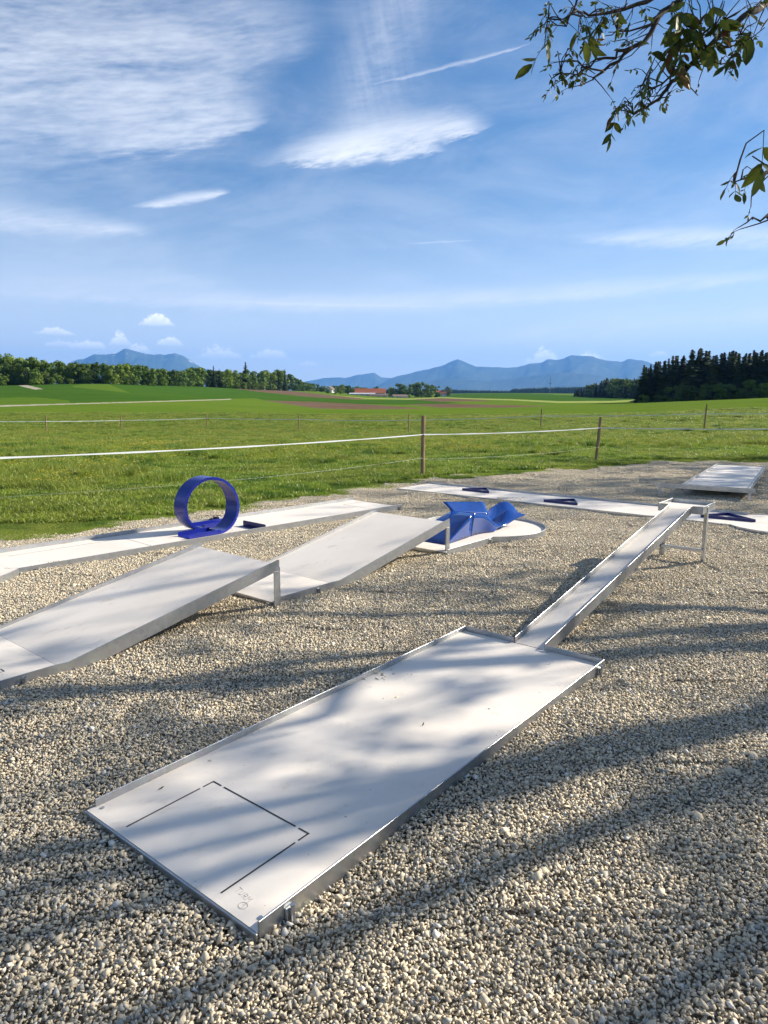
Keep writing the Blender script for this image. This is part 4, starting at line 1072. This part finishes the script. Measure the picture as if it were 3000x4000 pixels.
# ------------------------------------------------------------------ mountains
def mountain(name, ridge, d, depth, seed, rough=1.0):
    r = np.random.default_rng(seed); xs = np.linspace(ridge[0][0], ridge[-1][0], 190)
    rp = np.interp(xs, [p[0] for p in ridge], [p[1] for p in ridge])
    ph = r.uniform(0, 6.28, 12); fq = 2.0 ** np.arange(12) * .004
    nz_ = sum(np.sin(xs * fq[k] * 6.28 + ph[k]) * .55 ** k for k in range(2, 9)) * 9 * rough
    H = []
    for k, x in enumerate(xs): H.append(max(30, zat(x, rp[k] + nz_[k] * .30 - 2, d)))
    H = np.array(H); a = np.array([azof(x) for x in xs]); nrow = 44; VV = []
    # height field: ridge at distance d, spurs run toward the viewer
    s1 = np.cumsum(r.normal(0, 1, 190)); 
    for j in range(nrow):
        t = j / (nrow - 1) * 1.5 - .5          # -.5 behind .. 1 in front
        dd = d - t * depth
        prof_ = (1 - abs(t)) ** 1.25 if t >= 0 else (1 + t * 2) ** 1.2
        wob = sum(np.sin(a * (60 * 2 ** k) * rough + ph[k] + t * 3.1 * (k + 1)) * (.5 ** k) for k in range(5))
        spur = sum(np.sin(a * (45 * 2 ** k) + ph[k + 5] + t * (6 + 3 * k)) * (.55 ** k) for k in range(5))
        hh = H * prof_ * (1 + .12 * spur * (1 - prof_) * 2 * (t > 0)) + wob * 6 * (abs(t) > .02)
        for k in range(190): VV.append((dd * sin(a[k]), dd * cos(a[k]), max(-5, hh[k])))
    I, J = np.meshgrid(np.arange(nrow - 1), np.arange(189), indexing='ij')
    FF = np.stack([I*190+J, I*190+J+1, (I+1)*190+J+1, (I+1)*190+J], -1).reshape(-1, 4)
    o = link(name, mesh_np(name, VV, FF), 'mountain'); tag(o, kind='structure'); return o
mountain('mountain', [(230, 1480), (290, 1412), (340, 1398), (380, 1381), (430, 1383), (470, 1375), (497, 1359), (520, 1361), (560, 1376), (610, 1386), (650, 1386), (690, 1380), (720, 1387), (760, 1413), (790, 1433), (830, 1448), (900, 1490)], 19500, 4500, 3)
mountain('mountain', [(1100, 1512), (1190, 1492), (1260, 1478), (1300, 1474), (1350, 1476), (1400, 1464), (1440, 1458), (1465, 1456), (1490, 1473), (1530, 1477), (1600, 1474), (1700, 1480), (1800, 1500)], 21500, 3500, 5, .7)
mountain('mountain', [(1400, 1525), (1470, 1508), (1540, 1472), (1600, 1460), (1660, 1444), (1720, 1428), (1760, 1410), (1785, 1399), (1815, 1413), (1850, 1428), (1900, 1434), (1960, 1436), (2010, 1434), (2060, 1420), (2110, 1414), (2135, 1402), (2190, 1402), (2225, 1384), (2270, 1388), (2300, 1387), (2330, 1400), (2380, 1410), (2420, 1412), (2450, 1401), (2490, 1405), (2540, 1420), (2620, 1440), (2750, 1470), (2900, 1500)], 18500, 5000, 9)
mountain('foothills', [(1380, 1530), (1520, 1505), (1640, 1490), (1760, 1478), (1900, 1492), (2050, 1470), (2180, 1455), (2300, 1462), (2450, 1480), (2600, 1500)], 14500, 2500, 12, .8)

# ------------------------------------------------------------------ walnut trees overhead
class Tubes:
    def __init__(s): s.V, s.F = [], []
    def path(s, pts, rad, n=5):
        pts = [Vector(p) for p in pts]; k0 = len(s.V); m_ = len(pts)
        for i, p in enumerate(pts):
            d = (pts[min(i + 1, m_ - 1)] - pts[max(i - 1, 0)]).normalized(); ref = Vector((0, 0, 1)) if abs(d.z) < .9 else Vector((1, 0, 0))
            u = d.cross(ref).normalized(); v = d.cross(u)
            for q in range(n): a = 2 * pi * q / n; s.V.append(p + (u * cos(a) + v * sin(a)) * rad[i])
        for i in range(m_ - 1):
            for q in range(n): s.F.append((k0 + i*n + q, k0 + i*n + (q+1) % n, k0 + (i+1)*n + (q+1) % n, k0 + (i+1)*n + q))
        s.F.append(tuple(k0 + q for q in range(n))[::-1]); s.F.append(tuple(k0 + (m_-1)*n + q for q in range(n)))
    def build(s, name, mat, par):
        return link(name, mesh_np(name, [v - par.location for v in s.V], s.F), mat, par, True)
LEAFV = np.array([(0, 0, 0), (.13, .11, .015), (.14, 0, 0), (.13, -.11, .015), (.38, .205, .02), (.38, 0, -.01), (.38, -.205, .02), (.66, .19, .0), (.66, 0, -.035), (.66, -.19, .0), (.88, .09, -.05), (.88, 0, -.07), (.88, -.09, -.05), (1.02, 0, -.12)])
LEAFF = [(0, 2, 1), (0, 3, 2)] + [q for a in (1, 4, 7) for q in ((a, a + 1, a + 4, a + 3), (a + 1, a + 2, a + 5, a + 4))] + [(10, 11, 13), (11, 12, 13)]
LN_ = len(LEAFV)
def leaflet(base, d, size, r):
    d = Vector(d).normalized(); ref = Vector(r.normal(size=3)); u = d.cross(ref).normalized(); w = d.cross(u)
    Mx = np.array([d[:], u[:], w[:]])
    return np.array(base) + (LEAFV * size) @ Mx
RACH = []
def compound(base, d, size, r, out, n=5):
    """pinnate leaf: terminal leaflet and pairs, drooping"""
    d = (Vector(d).normalized() + Vector((0, 0, -.45))).normalized(); side = d.cross(Vector((0, 0, 1)))
    if side.length < .1: side = Vector((1, 0, 0))
    side.normalize(); b = Vector(base); L = size * 1.7
    RACH.append((b, b + d * L * .5 + Vector((0, 0, .01)), b + d * L))
    out.append((leaflet(b + d * L, d + Vector(r.normal(0, .25, 3)), size * r.uniform(.8, 1.2), r), r.random()))
    for k in range((n - 1) // 2):
        q = b + d * L * (.45 + .4 * k)
        for sg in (-1, 1):
            out.append((leaflet(q, d * .5 + side * sg * .8 + Vector((0, 0, -.35)) + Vector(r.normal(0, .25, 3)), size * r.uniform(.55, 1.0), r), r.random()))
def rand_dir(r, d, spread):
    return (Vector(d).normalized() + Vector(r.normal(0, spread, 3))).normalized()
def grow(r, tb, leaves, p, d, L, rad, lvl, maxl, lsize, droop=0.0):
    n = 5; pts, rads = [p.copy()], [rad]; q = p.copy(); dd = Vector(d).normalized()
    for i in range(n):
        dd = (dd + Vector(r.normal(0, .16, 3)) + Vector((0, 0, .05 - droop * (i / n)))).normalized(); q = q + dd * (L / n); pts.append(q.copy()); rads.append(rad * (1 - .62 * (i + 1) / n))
    tb.path(pts, rads, 6 if lvl < 2 else 4)
    if lvl >= maxl:
        for k in range(9):
            t = r.integers(2, n + 1); 
            compound(pts[t], rand_dir(r, dd, .7), lsize * r.uniform(.7, 1.25), r, leaves)
        return
    for k in range(4):
        t = r.integers(2, n + 1); grow(r, tb, leaves, pts[t], rand_dir(r, dd, .62), L * r.uniform(.48, .72), max(.004, rads[t] * .55), lvl + 1, maxl, lsize, droop + .05)
def leaf_mesh(name, leaves, off):
    n = len(leaves); V_ = np.concatenate([l[0] for l in leaves]) - np.array(off); rn = np.repeat([[l[1], l[1], l[1], 1] for l in leaves], LN_, 0)
    F_ = [tuple(i * LN_ + q for q in f) for i in range(n) for f in LEAFF]
    return mesh_np(name, V_, F_, rn, ['walnut'])
def pxp(px, py, dist):
    r = rayd(px, py); r = r / np.linalg.norm(r); return Vector((r[0] * dist, r[1] * dist, EYE + r[2] * dist))

def walnut(base, limbs, label, seed, lsize, maxl=3):
    r = np.random.default_rng(seed); T = empty('walnut_tree', (base[0], base[1], gz(*base[:2])), 0, label=label, cat='tree')
    b = Vector((base[0], base[1], gz(*base[:2]))); tb = Tubes(); fork = b + Vector((-.1, 0, 2.3))
    tb.path([b + Vector((0, 0, -.2)), b + Vector((.02, .02, .3)), b + Vector((-.05, 0, 1.2)), fork], [.34, .25, .21, .20], 12); tb.build('trunk', 'bark', T)
    tb = Tubes(); tw = Tubes(); leaves = []
    for tip in limbs:
        tip = Vector(tip); L = (tip - fork).length; pts, rads = [], []; n = 7
        j = Vector(r.normal(0, .25, 3))
        for i in range(n + 1):
            t = i / n; p = fork.lerp(tip, t) + j * sin(pi * t) + Vector((0, 0, .5 * sin(pi * t * .9))); pts.append(p); rads.append(.075 * (1 - .85 * t) + .009)
        tb.path(pts, rads, 8)
        for i in range(3, n + 1):
            for k in range(2 if i < n else 3):
                grow(r, tw, leaves, pts[i], rand_dir(r, (tip - fork), .75), L * r.uniform(.26, .40), rads[i] * .30, 2, maxl, lsize)
    tb.build('limb', 'bark', T); tw.build('branches', 'twig', T)
    return T, leaves, fork
T1, lv, fork = walnut((9.6, 6.2), [(6.6, 4.2, 5.2), (7.6, 3.0, 6.6), (9.0, 2.6, 5.0), (11.5, 3.4, 6.4), (12.6, 5.6, 5.2), (12.4, 8.2, 6.4), (10.4, 9.4, 5.4), (8.4, 8.6, 6.2), (8.6, 5.2, 8.2), (10.6, 6.6, 8.8), (11.6, 7.0, 7.6), (7.0, 6.6, 4.6), (9.6, 4.4, 7.4)],
                     'walnut tree with young leaves, its twigs hanging over the gravel yard', 31, .100)
def thin_out(leaves, dens, r, cell=.12):
    """thin a crown: leaves dropped by where their shadow falls, to shape the dapples below"""
    keep, acc = [], {}
    for i in r.permutation(len(leaves)):
        L = leaves[i][0]; c = L.mean(0); gx_, gy_ = c[0] - c[2] * SDIR.x / SDIR.z, c[1] - c[2] * SDIR.y / SDIR.z
        k = (int(gx_ // (cell * 1.7)), int(gy_ // cell)); a = .30 * np.sum((L[-1] - L[0]) ** 2)
        if acc.get(k, 0) + a * .5 < dens(gx_, gy_) * cell * cell * 1.7: keep.append(leaves[i]); acc[k] = acc.get(k, 0) + a
    return keep
def clumps(x, y):  # wanted shade density on the ground; the crown is thinned to it
    q, p = .934 * x + .358 * y, -.358 * x + .934 * y          # along and across the light
    n = sin(q * 3.9 + 1.3 * sin(p * 2.3) + .7) * sin(p * 4.6 + 1.1 * sin(q * 2.4)) + .8 * sin(q * 7.3 - p * 3.0 + 2.1) * sin(p * 8.9 + q * 2.7) + .55 * sin(q * 1.0 + p * 1.5 + 4.2)
    w = 1.0 if p < 4.5 else max(.12, 1 - (p - 4.5) / 1.2)
    return max(0.0, .30 + .35 * max(0, min(1, 2.6 - p)) + 1.2 * n) * w
lv = thin_out(lv, clumps, np.random.default_rng(3), .10)
c = link('crown', leaf_mesh('crown', lv, T1.location), None, T1); tag(c, kind='stuff')
# the twigs that hang into view
tb = Tubes(); vis = []; r = np.random.default_rng(5); RACH.clear()
def z1(x, y, d): return pxp(2050 + .5726 * x, .5726 * y, d)
root1 = Vector((4.6, 6.4, 5.6)); root2 = Vector((4.9, 5.6, 4.9)); root3 = Vector((4.2, 4.6, 2.9))
tbl = Tubes(); tbl.path([fork, Vector((8.0, 6.5, 4.2)), Vector((6.2, 6.6, 5.2)), root1], [.11, .075, .05, .03], 8)
tbl.path([Vector((7.0, 6.55, 4.8)), Vector((6.0, 6.1, 4.9)), root2], [.06, .04, .03], 8)
tbl.path([Vector((7.6, 6.5, 4.45)), Vector((6.0, 5.4, 3.6)), root3], [.05, .03, .015], 6)
tbl.build('limb', 'bark', T1)
mains = [
 ([root1, z1(1250, -120, 5.4), z1(1000, 35, 5.2), z1(925, 105, 5.1), z1(860, 215, 5.0), z1(750, 315, 4.9), z1(640, 420, 4.85), z1(540, 492, 4.8), z1(465, 530, 4.75)], .022),
 ([z1(1250, -120, 5.4), z1(1000, -60, 5.1), z1(830, 10, 5.0), z1(690, 50, 4.9), z1(560, 85, 4.8), z1(440, 118, 4.7), z1(375, 132, 4.6)], .016),
 ([root2, z1(1760, -60, 5.2), z1(1640, 20, 5.0), z1(1540, 70, 4.8), z1(1400, 200, 4.7), z1(1250, 330, 4.6), z1(1120, 435, 4.5), z1(1000, 540, 4.45), z1(945, 640, 4.4), z1(860, 705, 4.35), z1(740, 780, 4.3)], .022),
 ([z1(1010, 20, 5.2), z1(925, 100, 5.0), z1(850, 170, 4.9), z1(700, 210, 4.8), z1(620, 215, 4.7)], .010),
 ([z1(750, 315, 4.9), z1(640, 345, 4.85), z1(560, 400, 4.8), z1(450, 455, 4.75), z1(350, 500, 4.7), z1(240, 510, 4.65)], .010),
 ([z1(540, 490, 4.8), z1(450, 470, 4.7), z1(390, 460, 4.7), z1(360, 430, 4.7)], .006),
 ([z1(1100, 450, 4.5), z1(1010, 490, 4.45), z1(940, 580, 4.4), z1(870, 600, 4.4), z1(820, 570, 4.35)], .008),
 ([z1(460, -120, 4.7), z1(360, -10, 4.6), z1(345, 75, 4.55), z1(300, 115, 4.5), z1(240, 128, 4.5), z1(150, 150, 4.45)], .010),
 ([z1(1250, 330, 4.6), z1(1200, 250, 4.6), z1(1290, 190, 4.6), z1(1380, 120, 4.7)], .009),
 ([z1(1300, 290, 4.6), z1(1400, 330, 4.5), z1(1440, 280, 4.45), z1(1480, 250, 4.4)], .005),
 ([z1(1120, 440, 4.5), z1(1250, 420, 4.45), z1(1340, 440, 4.4)], .005),
 ([root3, z1(1760, 1150, 4.0), z1(1660, 1172, 3.9), z1(1560, 1215, 3.8), z1(1490, 1222, 3.75), z1(1425, 1235, 3.7)], .012),
 ([z1(1605, 1190, 3.9), z1(1580, 1130, 3.85), z1(1560, 1075, 3.8)], .008),
 ([root3 + Vector((0, 0, -.25)), z1(1740, 1470, 3.9), z1(1640, 1480, 3.8), z1(1600, 1505, 3.75), z1(1555, 1490, 3.7)], .010)]
BP = []
for pts, rd in mains:
    k = len(pts); P2 = [pts[0]]
    for a_, b_ in zip(pts[:-1], pts[1:]):
        P2.append(a_.lerp(b_, .5) + Vector(r.normal(0, .012, 3))); P2.append(b_ + Vector(r.normal(0, .005, 3)))
    tb.path(P2, [max(.0028, rd * (1 - .75 * i / (len(P2) - 1))) for i in range(len(P2))], 6)
    BP += [q for q in P2[2:]]
    # short side shoots with buds and small leaves
    for i in range(3, len(P2)):
        for q in range(2 if len(pts) > 3 else 1):
            if r.random() < (.55 if pts[-1].z > 2.9 else .18) and rd < .024:
                d = rand_dir(r, P2[i] - P2[i - 1], .8); L = r.uniform(.05, .16); e_ = P2[i] + d * L
                tb.path([P2[i], P2[i] + d * L * .5 + Vector(r.normal(0, .008, 3)), e_], [.0035, .003, .002], 4)
                if r.random() < .75: compound(e_, d, r.uniform(.022, .045), r, vis, 5)
# leaf sprays where the photograph shows them: (x, y, dist, size, count)
for x, y, dd, sz, cnt in ((140, 150, 4.45, .055, 2), (185, 70, 4.5, .04, 1), (230, 240, 4.2, .11, 1), (290, 200, 4.3, .10, 1), (410, 170, 4.5, .075, 2), (470, 170, 4.5, .07, 1), (540, 120, 4.6, .06, 2), (600, 110, 4.6, .07, 2), (640, 100, 4.6, .065, 2), (700, 90, 4.7, .06, 1), (770, 100, 4.7, .055, 1),
                      (230, 520, 4.6, .045, 3), (170, 570, 4.6, .04, 2), (330, 540, 4.65, .035, 2), (380, 520, 4.65, .035, 2), (300, 380, 4.6, .04, 2), (480, 370, 4.7, .04, 2), (360, 320, 4.6, .045, 1),
                      (990, 120, 3.2, .085, 2), (1040, 180, 3.1, .09, 2), (1090, 230, 3.3, .095, 2), (980, 300, 3.3, .085, 1), (1150, 60, 3.2, .09, 1), (1380, 60, 3.4, .09, 2), (1300, 40, 3.6, .075, 1), (1480, 20, 3.4, .09, 1), (1120, 0, 3.2, .09, 2), (1230, 10, 3.3, .08, 1), (1620, 30, 3.2, .09, 1), (880, 440, 4.2, .075, 1), (960, 430, 4.2, .07, 1), (1050, 400, 4.3, .07, 2), (1100, 370, 4.3, .06, 1),
                      (1460, 260, 4.4, .055, 2), (1480, 370, 4.4, .06, 2), (1360, 440, 4.4, .055, 2), (1440, 390, 4.4, .05, 1), (1350, 290, 4.5, .06, 1), (1310, 380, 4.5, .06, 1),
                      (740, 660, 4.35, .05, 1), (680, 740, 4.3, .055, 3), (690, 780, 4.3, .045, 2), (630, 800, 4.3, .075, 1), (820, 730, 4.35, .045, 2), (900, 690, 4.4, .05, 1), (830, 580, 4.4, .035, 2), (780, 690, 4.35, .045, 2),
                      (1420, 1240, 3.7, .055, 2), (1490, 1200, 3.75, .055, 1), (1520, 1235, 3.75, .045, 1), (1655, 930, 2.9, .10, 1)):
    if dd < 3.65 and y < 600: dd, sz = 4.55, sz * 1.32
    for q in range(cnt):
        p = z1(x + r.normal(0, 14), y - 62 + r.normal(0, 10), dd); compound(p, Vector((r.normal(0, .5), r.normal(0, .4), -.5)), sz, r, vis, 5)
        nb = min(BP, key=lambda b: (b - p).length)          # the shoot that carries this spray
        md_ = nb.lerp(p, .55) + Vector((0, 0, .06 * (p - nb).length)) + Vector(r.normal(0, .01, 3))
        tb.path([nb, nb.lerp(md_, .5) + Vector((0, 0, .02 * (p - nb).length)), md_, md_.lerp(p, .6), p], [.0042, .0036, .003, .0025, .002], 4)
for q in RACH: tb.path(list(q), [.0018, .0015, .0011], 3)
tb.build('twigs', 'twig', T1)
lx = []
for L_ in vis:
    c_ = L_[0].mean(0) - np.array([0, 0, EYE]); zc_ = c_ @ FWD; sz = np.linalg.norm(L_[0][-1] - L_[0][0]) / zc_
    u_, v_ = 1500 + FPX * (c_ @ CR) / zc_, 2000 - FPX * (c_ @ CU) / zc_
    lx.append(sz * (1 if (0 < u_ < 3000 and 0 < v_ < 4000) else .01))
order = np.argsort(lx)[::-1]; rest = []
for k, i in enumerate(order):
    if k < 280: link('leaf', leaf_mesh('leaf', [vis[i]], T1.location), None, T1)
    else: rest.append(vis[i])
if rest: tag(link('small_leaves', leaf_mesh('small_leaves', rest, T1.location), None, T1), kind='stuff')
# second walnut farther along, shading the right side of the yard
T2, lv, _ = walnut((19.5, 17.6), [(16.6, 15.6, 5.0), (17.4, 14.6, 6.4), (19.6, 14.0, 5.4), (22.4, 16.0, 6.0), (22.0, 19.4, 5.6), (19.4, 20.6, 6.6), (17.0, 19.6, 5.4), (18.4, 17.0, 8.4), (20.6, 17.8, 8.6), (19.2, 16.2, 7.4), (16.4, 17.4, 6.4)], 'second walnut tree shading the sloping lane with the crossbar', 77, .13)
tag(link('crown', leaf_mesh('crown', lv, T2.location), None, T2), kind='stuff')

# ------------------------------------------------------------------ air
hz = MB().box(-24800, 24800, -24800, 24900, -60, 1500).done('haze', None)
hm = bpy.data.materials.new('haze_air'); hm.use_nodes = True; ht = hm.node_tree; ht.nodes.clear()
ho = ht.nodes.new('ShaderNodeOutputMaterial'); pv = ht.nodes.new('ShaderNodeVolumePrincipled')
pv.inputs['Color'].default_value = (.17, .44, 1.0, 1); pv.inputs['Density'].default_value = 5.5e-5; pv.inputs['Anisotropy'].default_value = .1
ht.links.new(pv.outputs[0], ho.inputs['Volume']); hz.data.materials.append(hm)
tag(hz, 'pale blue summer haze over the whole view', 'haze', kind='stuff')
